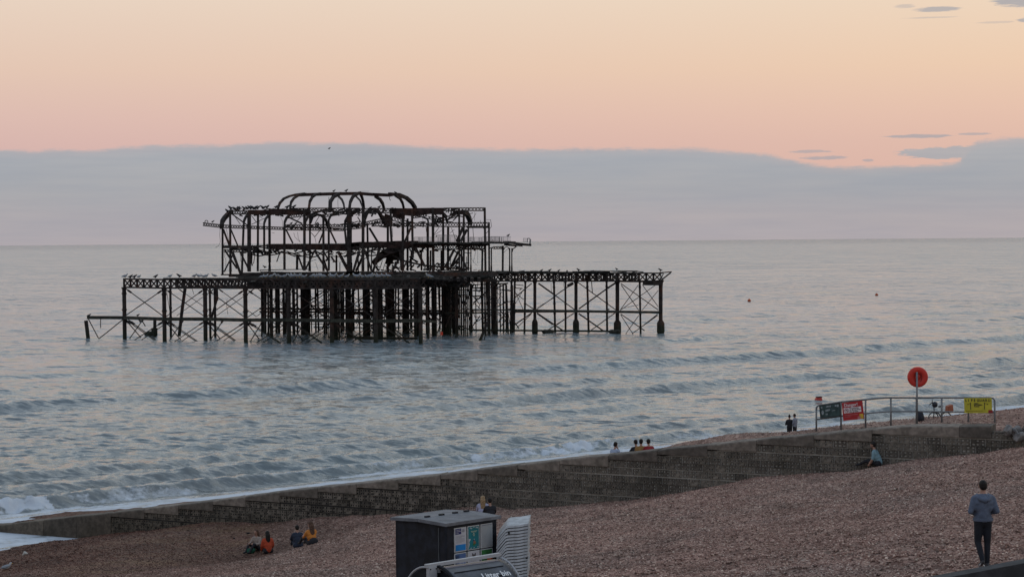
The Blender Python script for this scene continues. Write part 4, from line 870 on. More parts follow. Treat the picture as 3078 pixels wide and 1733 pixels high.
# ------------------------------------------------------------------ birds
M_gw = mat('gull_white', (.42, .42, .42, 1), var=.1); M_gg = mat('gull_grey', (.24, .26, .29, 1), var=.1); M_bk = mat('bird_black', (.02, .02, .022, 1)); M_beak = mat('beak_yellow', (.5, .3, .05, 1))
def bird_parts(dark):
    out = []; a = (M_bk, M_bk) if dark else (M_gw, M_gg)
    mb = MB(); mb.ell((0, 0, .20), .22, .10, .095, 10, 7, 0, Matrix.Rotation(-1.0 if dark else -.35, 3, 'Y')); mb.tube([(.12, 0, .25), (.18, 0, .34), (.2, 0, .37)], [.07, .055, .05], 7); mb.ell((.21, 0, .38), .065, .05, .05, 8, 6)
    mb.add([(-.12, -.05, .20), (-.12, .05, .20), (-.38, .03, .12), (-.38, -.03, .12), (-.12, 0, .15), (-.38, 0, .10)], [(0, 1, 2, 3), (0, 3, 5, 4), (1, 4, 5, 2), (3, 2, 5), (0, 4, 1)])
    out.append(('body', mb.mesh('body', [a[0]], True)))
    mb = MB()
    for s_ in (-1, 1): mb.ell((-.05, s_*.075, .225), .24, .035, .075, 8, 6, 0, Matrix.Rotation(-.25, 3, 'Y'))
    out.append(('wing', mb.mesh('wing', [a[1]], True)))
    mb = MB(); mb.tube([(.25, 0, .375), (.33, 0, .36)], [.018, .005], 5)
    for s_ in (-1, 1): mb.bar((.02, s_*.04, .13), (.03, s_*.04, 0), .015)
    out.append(('beak_and_legs', mb.mesh('beak_and_legs', [M_bk if dark else M_beak], False))); return out
BD = {True: bird_parts(True), False: bird_parts(False)}
def bird(p, dark, label, group, sc_=1.3, rz=None, name=None, detail=False):
    nm = name or ('dark_bird' if dark else 'seagull'); rz = random.choice((0, 3.14))+random.uniform(-.7, .7) if rz is None else rz
    if detail:
        o = empty(nm, p, rz, label, 'bird', group); o.scale = (sc_,)*3
        for n_, me in BD[dark]: inst(n_, me, o)
        return o
    bm = bird_joined[dark]; o = inst(nm, bm, None, p, (0, 0, rz), (sc_*random.uniform(.85, 1.15),)*3); return tag(o, label, 'bird', group)
def join_meshes(lst, name):
    bm = bmesh.new(); mats_ = []
    for n_, me in lst:
        k = len(bm.faces); bm.from_mesh(me); bm.faces.ensure_lookup_table(); mt = me.materials[0]
        if mt not in mats_: mats_.append(mt)
        for f in bm.faces[k:]: f.material_index = mats_.index(mt)
    me = bpy.data.meshes.new(name); bm.to_mesh(me); bm.free()
    for mt in mats_: me.materials.append(mt)
    return me
bird_joined = {k: join_meshes(v, 'bird') for k, v in BD.items()}
ORD = ['first','second','third','fourth','fifth','sixth','seventh','eighth','ninth','tenth','eleventh','twelfth','thirteenth','fourteenth','fifteenth','sixteenth','seventeenth','eighteenth']
def nth(i, n):
    """counted from the nearer end of its row"""
    if i < n/2: return ('leftmost' if i == 0 else ORD[i]+' from the left')
    return ('rightmost' if i == n-1 else ORD[n-1-i]+' from the right')
row_ = (30,82,155,225,265,325,400,432,480,512,545,582,680,712,738,762,805,822,912,936,962,1030,1062,1130,1240,1270,1325,1388,1430,1452,1512,1542,1602,1660,2180,2212)
for i_, x in enumerate(row_):
    bird(cD(x, random.uniform(148, 156), 268), False, nth(i_, len(row_))+' white gull perched along the pier front deck', 'gulls on the pier front deck', 1.45)
for i_, (x, y) in enumerate(((495,478),(545,440),(605,440),(655,435),(672,440),(740,436),(785,436),(830,437),(870,436),(905,436),(945,434),(1010,430),(1032,430),(1080,422),(1210,418),(1375,425),(1465,422))):
    bird(cA(x, y, DF-.1), True, nth(i_, 17)+' dark bird on the upper left eaves beam', 'dark birds on the upper eaves', 1.35)
for i_, (x, y) in enumerate(((585,150),(655,153),(708,152),(765,152),(980,150),(1165,146),(1280,142),(1480,148),(1530,146),(1590,148),(1630,148),(1735,142))):
    bird(cC(x, y+4, 277), x in (655, 708, 980, 1280), nth(i_, 12)+' bird on the left wing truss of the pier', 'birds on the left wing truss', 1.4)
for x, y, cr, d, lb in ((2050,180,cA,DF+7,'dark bird on the left half of the dome ridge beam'),(2230,178,cA,DF+7,'dark bird near the middle of the dome ridge beam'),(640,180,cB,DF+7,'dark bird at the right end of the dome ridge beam'),(1430,652,cA,DB,'leftmost dark bird on the inner lattice girder of the pier'),(1495,652,cA,DB,'second dark bird on the inner lattice girder of the pier'),(1800,652,cA,DB,'rightmost dark bird on the inner lattice girder of the pier'),
                       (290,625,cA,DF,'dark bird on the jutting lattice girder at the far left of the building'),(430,370,cB,DF,'dark bird standing beside the pointed roof hoop'),(315,378,cB,DF,'dark bird on top of the round hoop arch'),(2095,735,cB,DF,'dark bird on the pale balustrade right of the building'),(1040,1285,cA,DF-3,'dark bird on a fallen plank on the lower left floor'),
                       (120,652,cC,281,'dark bird on the outermost left pile of the pier'),(750,648,cC,281,'dark bird on the low beam between the first two bays')):
    bird(cr(x, y, d), True, lb, 'single birds about the pier', .95)
for i_, (x, y) in enumerate(((1060,132),(1150,134),(1250,134),(1465,128),(1890,118),(2372,130))):
    bird(cE(x, y, DR-2), True, nth(i_, 6)+' bird on the right wing deck of the pier', 'birds on the right wing deck', .95)
for px, py, lb in ((853,1024,'white gull afloat left of the middle piles of the pier'),(912,1015,'white gull afloat under the pier near the front piles'),(1027,1030,'white gull afloat in front of the pier centre'),(1195,1031,'white gull afloat just right of the fallen waterline beam')):
    bird(G(px, py, .05), False, lb, 'gulls floating by the pier', 1.0)
bird(P(990, 449, 260), True, 'tiny dark bird flying against the cloud bank above the pier', 'single birds about the pier', .6)
# ------------------------------------------------------------------ buoys
M_buoy = mat('buoy_orange', (.42, .09, .03, 1), rough=.5)
for px, py, lb in ((2252,905,'small orange buoy afloat right of the pier, nearer one'),(2635,888,'small orange buoy afloat at the far right, more distant one')):
    p = G(px, py, 0); o = empty('buoy', p, 0, lb, 'buoy', 'orange buoys on the open sea')
    MB().ell((0, 0, .15), .38, .38, .36, 12, 8).build('float', M_buoy, o, True); MB().tube([(0, 0, .45), (0, 0, .62)], [.09, .07], 8).build('top_ring', M_buoy, o)
p = G(2458, 1204, 0); o = empty('marker_buoy', p, .2, 'red wedge shaped marker buoy with a dark top bobbing left of the signs', 'buoy'); o.scale = (1, 1, .72)
mb = MB(); mb.add([(-.36,-.2,-.1),(.36,-.2,-.1),(.36,.2,-.1),(-.36,.2,-.1),(-.08,-.16,.42),(.3,-.16,.42),(.3,.16,.42),(-.08,.16,.42)], [(3,2,1,0),(4,5,6,7),(0,1,5,4),(1,2,6,5),(2,3,7,6),(3,0,4,7)]); mb.build('float', mat('buoy_red', (.40, .05, .035, 1)), o)
MB().box((.12, 0, .47), .46, .36, .09).build('dark_top', mat('dark_plastic', (.03, .03, .035, 1)), o)
# ------------------------------------------------------------------ railing with signs
M_galv = mat('galvanised_steel', (.16, .165, .17, 1), rough=.5, metal=.3, var=.15, scale=3)
def dr(px): return d_wall(px)+2.3
rail_o = P(2720, 1262, dr(2720)); rail = empty('railing', rail_o, 0, 'grey steel tube railing with two rails on the shingle at the wall head', 'railing')
posts = [(2454,1224,1296),(2528,1208,1290),(2602,1201,1283),(2678,1195,1276),(2755,1195,1272),(2831,1195,1274),(2911,1195,1276),(2990,1202,1279)]
def rl(p): return p-rail_o
for px, y0, y1 in posts:
    a = P(px, y1+6, dr(px)); b_ = P(px, y0, dr(px)); MB().tube([rl(a), rl(Vector((a.x, a.y, b_.z)))], .036, 8).build('post', M_galv, rail, True)
def rail_tube(pts, name, r=.034):
    MB().tube([rl(P(x, y, dr(x))) for x, y in pts], r, 8).build(name, M_galv, rail, True)
rail_tube([(2454,1232),(2455,1222),(2460,1218),(2470,1216),(2528,1207),(2602,1200),(2640,1196),(2662,1194.5),(2755,1194.5),(2900,1194.5),(2978,1194.5),(2985,1196),(2989,1201),(2990,1212)], 'top_rail')
rail_tube([(2455,1259.5),(2528,1250),(2602,1241.5),(2640,1238),(2678,1235.5),(2755,1235.5),(2831,1236.5),(2911,1237.5),(2990,1239)], 'middle_rail', .028)
M_txt_w = mat('print_white', (.70, .62, .62, 1), var=.03); M_txt_k = mat('print_black', (.035, .03, .03, 1), var=.05)
def sign(name, quad_px, dd, material, label, cat='sign'):
    """quad_px: bottom-left, bottom-right, top-right, top-left in the photo"""
    q = [P(x, y, dr(x)-dd) for x, y in quad_px]; org = q[3]; o = empty(name, org, 0, label, cat)
    q = [p-org for p in q]; MB().slab(q, .012).build('panel', material, o)
    ex_ = (q[2]-q[3]); ey_ = (q[3]-q[0]); nrm = ex_.cross(ey_).normalized()
    def pt(u, v, lift=.006): return q[3]*(1-u)+q[2]*u + (q[0]-q[3])*v*(1-u) + (q[1]-q[2])*v*u + nrm*lift
    return o, pt, ex_, ey_
M_red = mat('sign_red', (.34, .022, .025, 1), rough=.5, var=.08); M_yel = mat('sign_yellow', (.46, .40, .035, 1), rough=.5, var=.12, scale=3); M_grn = mat('sign_dark_green', (.03, .055, .055, 1), rough=.5, var=.3, scale=5)
o, pt, ex_, ey_ = sign('danger_sign', [(2535,1264),(2598,1257),(2592,1203),(2530,1210)], .10, M_red, 'red danger sign with white lettering tied to the left end of the railing')
text_mesh('lettering', 'Danger!', .17, M_txt_w, o, pt(.10, .24), ex_, ey_, bold=.002)
def quad_on(pt, u0, v0, u1, v1, name, material, par, lift=.008): return MB().slab([pt(u0, v1, lift), pt(u1, v1, lift), pt(u1, v0, lift), pt(u0, v0, lift)], .004).build(name, material, par)
quad_on(pt, .07, .30, .90, .60, 'white_panel', M_txt_w, o)
for i, l in enumerate(('No jumping', 'or diving from', 'this groyne')): text_mesh('lettering', l, .078, M_txt_k, o, pt(.34, .385+i*.095, .014), ex_, ey_, bold=.001)
mb = MB(); M_pro = mat('prohibition_red', (.30, .03, .06, 1))
for i in range(20):
    a0, a1 = i*math.pi/10, (i+1)*math.pi/10; c_ = .205, .45; f_ = lambda a: pt(c_[0]+.095*math.cos(a), c_[1]+.118*math.sin(a), .016); mb.bar(f_(a0), f_(a1), .012)
mb.bar(pt(.14, .37, .016), pt(.27, .53, .016), .012); mb.build('prohibition_ring', M_pro, o)
mb = MB(); mb.bar(pt(.17, .47, .015), pt(.22, .41, .015), .012); mb.bar(pt(.22, .41, .015), pt(.25, .47, .015), .012); mb.ell(pt(.235, .39, .016), .012, .008, .012, 6, 5); mb.build('diver_symbol', M_txt_k, o)
M_dim = mat('print_pale_red', (.45, .16, .16, 1)); 
for v_ in (.70, .79): quad_on(pt, .09, v_, .72 if v_ < .75 else .36, v_+.022, 'small_print', M_dim, o)
quad_on(pt, .79, .72, .97, .97, 'yellow_emblem', mat('emblem_yellow', (.5, .33, .04, 1)), o); quad_on(pt, .70, .84, .84, .97, 'emblem_stripe', M_dim, o, .014)
o, pt, ex_, ey_ = sign('information_sign', [(2466,1257),(2527,1249.5),(2525,1209),(2462,1217)], .10, M_grn, 'dark green information board with faded pale marks at the far left of the railing')
M_pale = mat('faded_print', (.22, .25, .26, 1), var=.3, scale=8)
for u0, v0, u1, v1 in ((.08,.14,.15,.26),(.33,.12,.46,.23),(.48,.12,.56,.24),(.74,.13,.82,.24),(.84,.12,.93,.3),(.28,.38,.42,.52),(.43,.36,.50,.50),(.28,.68,.38,.80),(.6,.5,.75,.54)): quad_on(pt, u0, v0, u1, v1, 'pale_mark', M_pale, o)
mb = MB(); mb.add([pt(.14+.06*math.cos(a*.63), .58+.17*math.sin(a*.63), .01) for a in range(10)], [tuple(range(10))]); mb.build('oval_mark', M_pale, o)
for u0, v0, u1, v1 in ((0,0,1,.04),(0,.96,1,1),(0,0,.025,1),(.975,0,1,1)): quad_on(pt, u0, v0, u1, v1, 'frame', M_txt_k, o, .012)
o, pt, ex_, ey_ = sign('lifeguard_sign', [(2899,1240.5),(2982,1240),(2981,1195.5),(2897.5,1195.5)], .10, M_yel, 'yellow lifeguard sign with two black flag symbols at the right end of the railing')
for i, ch in enumerate('LIFEGUARD'): text_mesh('letter', ch, .125, M_txt_k, o, pt(.045+i*.103, .225), ex_, ey_, bold=.003)
mb = MB()
for a in ((.235,.30,.235,.76),(.235,.335,.12,.41),(.115,.40,.14,.44)): mb.bar(pt(a[0], a[1], .01), pt(a[2], a[3], .01), .022, .006, None)
mb.build('flag_symbol', M_txt_k, o); mb = MB()
for a in ((.735,.30,.735,.76),(.735,.335,.86,.40),(.86,.39,.845,.45)): mb.bar(pt(a[0], a[1], .01), pt(a[2], a[3], .01), .022, .006, None)
mb.build('flag_symbol', M_txt_k, o)
for i, l in enumerate(('AREA', 'BETWEEN', 'FLAGS')): text_mesh('lettering', l, .068, M_txt_k, o, pt(.36, .40+i*.10), ex_, ey_, bold=.002)
quad_on(pt, .06, .84, .66, .90, 'small_print', mat('faded_olive', (.30, .24, .03, 1)), o); quad_on(pt, .87, .80, 1.03, 1.0, 'red_patch', mat('patch_red', (.26, .03, .03, 1)), o, .014)
# lifebuoy housing on its pole
pc = P(2760, 1133, dr(2757)-.05); pbm = P(2756.5, 1275, dr(2757)-.1)
o = empty('lifebuoy_post', (pbm.x, pbm.y, pbm.z), 0, 'round red lifebuoy housing on a tall thin grey pole behind the railing', 'lifebuoy')
MB().tube([(0, 0, -.1), (0, 0, pc.z-pbm.z+.2)], .036, 8).build('pole', M_galv, o, True)
M_lb = mat('lifebuoy_red', (.50, .035, .022, 1), rough=.45, var=.08, scale=4)
def lathe_y(prof, n=32, c=(0, 0, 0)):
    mb = MB(); c = Vector(c); vs = [c+Vector((r*math.cos(2*math.pi*j/n), y, r*math.sin(2*math.pi*j/n))) for r, y in prof for j in range(n)]; fs = []
    for i in range(len(prof)-1):
        for j in range(n): a = i*n+j; b2 = i*n+(j+1) % n; fs.append((a, a+n, b2+n, b2))
    mb.add(vs, fs); return mb
cc = (pc.x-pbm.x, .11, pc.z-pbm.z)
lathe_y([(.001, -.03), (.085, -.03), (.10, -.005), (.125, -.005), (.14, -.045), (.33, -.05), (.375, -.03), (.39, .02), (.385, .09), (.30, .12), (.001, .12)], 36, cc).build('housing', M_lb, o, True)
for x0 in (-.11, .09): MB().tube([Vector(cc)+Vector((x0+.04*math.sin(i*.5), -.06, .17-.055*i)) for i in range(7)], .014, 5).build('grab_line', mat('line_dark_red', (.2, .012, .01, 1)), o)
# dark bag and folding bicycle behind the rise
p = P(2766, 1262, 76.6); mb = MB(); 
mb.tube([(0, 0, -.05), (0, 0, .12), (0, 0, .28), (-.02, 0, .36)], [.17, .165, .12, .06], 10); o = mb.build('backpack', mat('black_nylon', (.018, .02, .028, 1)), None, True, p); tag(o, 'black bag standing on the shingle beside the lifebuoy pole', 'bag')
bp = P(2822, 1262, 77.3); bike = empty('folding_bicycle', bp, .12, 'small wheeled dark bicycle with an orange brown box on its rear rack', 'bicycle')
M_bike = mat('bike_black', (.02, .022, .03, 1), rough=.5); M_tyre = mat('tyre_black', (.015, .015, .016, 1))
for x0 in (-.22, .30):
    wv = MB(); wv.tube([(x0+.19*math.cos(a*.3142), 0, .12+.19*math.sin(a*.3142)) for a in range(21)], .022, 6, cap=False); wo_ = wv.build('wheel', M_tyre, bike, True)
    sp_ = MB(); [sp_.bar((x0, 0, .12), (x0+.18*math.cos(a*.785), 0, .12+.18*math.sin(a*.785)), .006) for a in range(8)]; sp_.build('spokes', M_galv, wo_)
MB().tube([(-.22,0,.12),(-.185,0,.34),(-.20,0,.5),(-.26,0,.70)], .02, 6).build('steering_column', M_bike, bike); MB().tube([(-.185,0,.32),(-.02,0,.28),(.1,0,.12),(.30,0,.12)], .026, 6).build('frame', M_bike, bike)
MB().tube([(.1,0,.12),(.1,0,.52)], .018, 6).build('seat_post', M_bike, bike); MB().ell((.08,0,.54), .12, .06, .035, 10, 6).build('saddle', M_bike, bike, True)
mb = MB(); mb.tube([(-.42,-.1,.62),(-.30,-.05,.70),(-.26,0,.72),(-.20,.2,.74)], .018, 6); mb.tube([(-.26,0,.7),(-.27,0,.83)], .012, 6); mb.build('handlebar', M_bike, bike)
MB().ell((-.16, 0, .62), .12, .10, .12, 10, 7).build('handlebar_bag', M_bike, bike, True)
cr_ = MB(); cr_.slab([(.2,-.15,.36),(.44,-.15,.36),(.42,-.15,.64),(.22,-.15,.58)], -.3); cr_.build('rear_box', mat('box_orange_brown', (.30, .10, .055, 1)), bike); MB().bar((.16, 0, .33), (.46, 0, .33), .2, .02).build('rear_rack', M_bike, bike)
# ------------------------------------------------------------------ dark kiosk box with posters
M_box = mat('navy_black_panel', (.008, .010, .016, 1), rough=.7, var=.5, scale=5, f=lambda q, v, c, b: q.mix(q.mapr(q.noise(v, 3.5, 6, .75), .60, .74, 0, .7), c, (.022, .032, .04, 1)))
M_lid = mat('weathered_lid', (.125, .13, .145, 1), rough=.7, var=.2, scale=4, bump=.2)
zt = 8.62; pn = P(1340, 1572, 34.); pn = Vector((pn.x, pn.y, 0)); ax_r = Vector((.9, .9, 0)); ax_l = Vector((-.95, .8, 0))
kb = Vector((pn.x, pn.y, 6.55)); kiosk = empty('poster_box', kb, 0, 'square black storage box covered with framed posters and topped by a grey lid', 'box')
hgt = zt-6.55
def K(r, l, z): return ax_r*r+ax_l*l+Vector((0, 0, z))
def face(r0_, l0_, r1_, l1_, z0, z1, nm, th=.03, material=M_box): MB().slab([K(r0_, l0_, z0), K(r1_, l1_, z0), K(r1_, l1_, z1), K(r0_, l0_, z1)], th).build(nm, material, kiosk)
face(.02, .02, .99, .02, 0, hgt-.05, 'poster_face'); face(.02, .99, .02, .02, 0, hgt-.05, 'side_face'); face(.99, .02, .99, .99, 0, hgt-.05, 'side_face'); face(.99, .99, .02, .99, 0, hgt-.05, 'back_face')
MB().bar(K(.015, .015, 0), K(.015, .015, hgt-.06), .05).build('corner_post', M_box, kiosk); face(.012, .16, .012, .145, .1, hgt-.1, 'door_gap', .01, mat('seam_grey', (.06, .065, .07, 1)))
MB().slab([K(-.035, -.035, hgt), K(1.03, -.035, hgt), K(1.03, .50, hgt+.03), K(-.035, .50, hgt+.03)], .055).build('lid_panel', M_lid, kiosk)
MB().slab([K(-.035, .51, hgt+.03), K(1.03, .51, hgt+.03), K(1.03, 1.035, hgt), K(-.035, 1.035, hgt)], .055).build('lid_panel', M_lid, kiosk)
for r_ in (.15, .42, .68, .9): MB().bar(K(r_-.04, .505, hgt+.04), K(r_+.04, .505, hgt+.04), .05, .035).build('hinge', M_box, kiosk)
M_fr = mat('poster_frame', (.42, .43, .44, 1), var=.08); er = ax_r.normalized(); ez = Vector((0, 0, 1)); nf_ = er.cross(ez)
M_paper = mat('paper_white', (.40, .40, .43, 1), var=.06, scale=3); M_navy = mat('print_navy', (.02, .02, .10, 1), var=.1); M_blue = mat('print_blue', (.01, .16, .42, 1), var=.15, scale=3); M_teal = mat('print_teal', (.012, .13, .15, 1), var=.15, scale=4)
M_grey = mat('print_grey', (.27, .27, .30, 1), var=.1); M_green = mat('print_green', (.025, .11, .03, 1), var=.4, scale=4); M_oran = mat('print_orange', (.40, .09, .03, 1), var=.2); M_sky_ = mat('print_stormy_blue', (.04, .07, .15, 1), var=.7, scale=5)
L_r = ax_r.length
def poster(r0_, zt_, ph, w_=.29, base=M_paper):
    """thin framed sheet; returns a placing function with u to the right, v down"""
    def pt(u, v, lift): return K(r0_/L_r, .02, zt_)+er*(u*w_)-ez*(v*ph)+nf_*lift
    o_ = MB().slab([pt(0, 1, .012), pt(1, 1, .012), pt(1, 0, .012), pt(0, 0, .012)], .012).build('poster', M_fr, kiosk)
    def q(u0, v0, u1, v1, nm, mt, lift=.016): return MB().slab([pt(u0, v1, lift), pt(u1, v1, lift), pt(u1, v0, lift), pt(u0, v0, lift)], .003).build(nm, mt, o_)
    q(.06, .035, .94, .965, 'sheet', base); return o_, pt, q
z1 = hgt-.115; ph = .425; c1, c2, c3 = .215, .535, .855
o_, pt, q = poster(c1, z1, ph); q(.08, .04, .55, .27, 'navy_block', M_navy, .02); q(.08, .70, .92, .95, 'blue_block', M_blue, .02)
for i in range(3): q(.13, .08+i*.06, .13+(.34, .38, .2)[i], .105+i*.06, 'title_line', M_grey, .024)
for i in range(8): q(.12, .33+i*.04, .84-(.25 if i in (2, 7) else 0), .342+i*.04, 'text_line', M_grey, .02)
mb = MB(); [mb.bar(pt(.74, .14, .02), pt(.74+.11*math.cos(a*.785), .14+.06*math.sin(a*.785), .02), .008) for a in range(8)]; mb.build('star_mark', M_grey, o_)
o_, pt, q = poster(c2, z1, ph, base=M_teal); M_cream = mat('print_cream', (.35, .40, .30, 1))
for u_, v_ in ((.2, .08), (.3, .1), (.7, .08), (.8, .1), (.5, .06), (.25, .92), (.82, .9), (.5, .92)):
    MB().add([pt(u_-.07, v_+.03, .02), pt(u_+.07, v_+.01, .02), pt(u_+.02, v_-.03, .02)], [(0, 1, 2)]).build('leaf_mark', M_paper, o_)
q(.25, .22, .78, .235, 'text_line', M_cream, .02); q(.32, .255, .72, .27, 'text_line', M_cream, .02); q(.46, .30, .54, .34, 'text_line', M_cream, .02); q(.40, .36, .60, .375, 'text_line', M_cream, .02); q(.46, .40, .56, .43, 'text_line', M_cream, .02)
MB().ell(pt(.51, .70, .02), .035, .006, .035).build('orange_disc', mat('print_rust', (.20, .10, .06, 1)), o_); q(.42, .74, .60, .82, 'green_block', M_green, .024); q(.44, .60, .60, .63, 'dark_mark', M_navy, .024)
MB().add([pt(.50, .60, .022), pt(.56, .60, .022), pt(.52, .52, .022)], [(0, 1, 2)]).build('white_mark', M_paper, o_); MB().add([pt(.06, .52, .02), pt(.06, .92, .02), pt(.14, .75, .02), pt(.10, .66, .02), pt(.26, .54, .02)], [(0, 1, 2, 3, 4)]).build('torn_corner', M_paper, o_)
o_, pt, q = poster(c3, z1, ph, base=mat('blank_sheet', (.27, .28, .29, 1), var=.05)); q(.06, .04, .94, .05, 'top_edge', M_navy, .02)
z2 = z1-ph-.02
o_, pt, q = poster(c1, z2, ph, base=M_sky_); text_mesh('lettering', 'Treasure', .062, mat('print_pale_blue', (.30, .34, .48, 1)), o_, pt(.12, .44, .022), er, ez, bold=.001)
o_, pt, q = poster(c2, z2, ph); q(.3, .36, .74, .375, 'text_line', M_grey, .02); q(.22, .40, .62, .415, 'text_line', M_grey, .02); q(.12, .47, .45, .48, 'text_line', M_grey, .02)
for s_ in (-1, 1): MB().add([pt(.5+s_*.02, .27, .02), pt(.5+s_*.13, .20, .02), pt(.5+s_*.15, .12, .02), pt(.5+s_*.10, .08, .02), pt(.5+s_*.05, .15, .02)], [(0, 1, 2, 3, 4) if s_ > 0 else (4, 3, 2, 1, 0)]).build('leaf_emblem', M_txt_k, o_)
mb = MB(); mb.bar(pt(.45, .17, .021), pt(.55, .17, .021), .012); mb.build('emblem_bar', M_txt_k, o_)
o_, pt, q = poster(c3, z2, ph, base=M_green); MB().ell(pt(.55, .40, .02), .06, .005, .05).build('orange_shape', M_oran, o_); MB().ell(pt(.82, .37, .02), .035, .005, .05).build('orange_shape', M_oran, o_)
# ------------------------------------------------------------------ litter bin with curved lid
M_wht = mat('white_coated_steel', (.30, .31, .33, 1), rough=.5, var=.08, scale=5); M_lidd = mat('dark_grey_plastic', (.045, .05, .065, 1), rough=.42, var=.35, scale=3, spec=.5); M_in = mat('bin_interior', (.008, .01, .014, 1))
bz = 8.56; bL = P(1284, 1692, 30.); bR = P(1494, 1664, 30.9); bL.z = bR.z = bz; ea_ = (bR-bL); ea_.z = 0; BL = ea_.length; ea_.normalize(); ep_ = Vector((ea_.y, -ea_.x, 0))
if ep_.y > 0: ep_ = -ep_
binr = empty('litter_bin', (bL.x, bL.y, bz-1.75), 0, 'litter bin with dark curved lid and pale steel ridge bar before the poster box', 'bin')
def Bp(a, p_, z): return ea_*a+ep_*p_+Vector((0, 0, z+1.75))
RB = .62
def arc(ang): return RB*math.sin(ang), -RB*1.12*(1-math.cos(ang))-.045     # outward, down
lid = MB(); na, nl = 16, 12; a0_, a1_ = .20, BL+.02
for i in range(na+1):
    o1, z_ = arc(i/na*math.pi/2*1.02)
    for j in range(nl+1): lid.v.append(tuple(Bp(a0_+(a1_-a0_)*j/nl, o1+.02, z_-.03)))
for i in range(na):
    for j in range(nl): a = i*(nl+1)+j; lid.f.append((a, a+nl+1, a+nl+2, a+1)); lid.m.append(0)
lid_o = lid.build('curved_lid', M_lidd, binr, True); sm = lid_o.modifiers.new('thick', 'SOLIDIFY'); sm.thickness = .02; sm.offset = -1
for k_ in (4, 7, 10):
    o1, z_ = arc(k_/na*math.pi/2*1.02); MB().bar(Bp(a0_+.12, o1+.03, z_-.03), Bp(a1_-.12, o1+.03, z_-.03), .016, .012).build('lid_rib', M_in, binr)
for nm, s_ in (('end_arch', 0.0), ('end_arch', BL+.03)):
    for sg_ in ((-1, 1) if s_ == 0 else (1,)):
        pts = []
        for i in range(13): o1, z_ = arc(i/12*math.pi/2); pts.append(Bp(s_ if sg_ < 0 else (s_ if s_ > 0 else .19), sg_*(o1+.02), z_))
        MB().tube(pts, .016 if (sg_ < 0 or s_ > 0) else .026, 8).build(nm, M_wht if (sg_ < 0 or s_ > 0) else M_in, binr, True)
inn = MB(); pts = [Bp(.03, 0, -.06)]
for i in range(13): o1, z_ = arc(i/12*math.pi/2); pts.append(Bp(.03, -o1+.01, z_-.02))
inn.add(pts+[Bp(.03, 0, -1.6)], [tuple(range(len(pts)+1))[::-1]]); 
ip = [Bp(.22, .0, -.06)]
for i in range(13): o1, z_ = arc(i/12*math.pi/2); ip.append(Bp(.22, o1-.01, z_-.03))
inn.add(ip+[Bp(.22, 0, -1.6)], [tuple(range(len(ip)+1))]); inn.build('end_shade_sheet', M_in, binr)  # near-black sheets standing in for the shade inside the open bin end
# far side lid
lid = MB()
for i in range(na+1):
    o1, z_ = arc(i/na*math.pi/2)
    for j in range(3): lid.v.append(tuple(Bp(.04+(BL-.04)*j/2, -o1+.01, z_-.03)))
for i in range(na):
    for j in range(2): a = i*3+j; lid.f.append((a, a+1, a+4, a+3)); lid.m.append(0)
lid.build('rear_lid', M_lidd, binr, True)
MB().bar(Bp(-.03, 0, -.02), Bp(BL+.05, 0, -.0), .07, .05).build('ridge_bar', M_wht, binr); MB().bar(Bp(.2, .06, -.085), Bp(BL-.05, .07, -.085), .05, .02).build('lower_bar', mat('pinkish_trim', (.26, .23, .25, 1)), binr)
MB().box(Bp(.07, .02, -.88), .15, .07, 1.68, 0, math.atan2(ea_.y, ea_.x)).build('end_post', M_wht, binr); MB().box(Bp(.07, .065, -.3), .10, .006, .16, 0, math.atan2(ea_.y, ea_.x)).build('faded_sticker', mat('sticker_pink', (.34, .29, .31, 1)), binr)
for a in (.02, .13): MB().ell(Bp(a, .06, -.07), .011, .008, .011, 6, 5).build('bolt', M_in, binr)
MB().box(Bp(.20, .03, -.08), .05, .04, .12, 0, math.atan2(ea_.y, ea_.x)).build('latch', M_wht, binr); MB().box(Bp(BL/2+.05, 0, -1.15), BL-.05, RB*1.9, 1.05, 0, math.atan2(ea_.y, ea_.x)).build('bin_body', M_lidd, binr)
ang = 7.6/na*math.pi/2; o1, z_ = arc(ang); tl = Vector((0, 0, 0))+ep_*math.cos(ang)*-1*RB; tdn = (ep_*math.cos(ang)-Vector((0, 0, 1))*math.sin(ang)*1.12).normalized()
M_lt = mat('lettering_white', (.62, .64, .66, 1), var=.05)
def Bt(a, k): o1, z_ = arc(k/na*math.pi/2*1.02); return Bp(a, o1+.045, z_-.012)
ang = 6.8/na*math.pi/2; tup = -(ep_*math.cos(ang)-Vector((0, 0, 1))*math.sin(ang)*1.12).normalized()
text_mesh('lettering', 'Litter bin', .15, M_lt, binr, Bt(.72, 7.9)+Vector((0, 0, .02)), ea_, tup, bold=.003); ang = 9/na*math.pi/2; tup = -(ep_*math.cos(ang)-Vector((0, 0, 1))*math.sin(ang)*1.12).normalized()
text_mesh('lettering', 'No business waste', .075, M_lt, binr, Bt(.72, 9.6)+Vector((0, 0, .02)), ea_, tup, bold=.002)
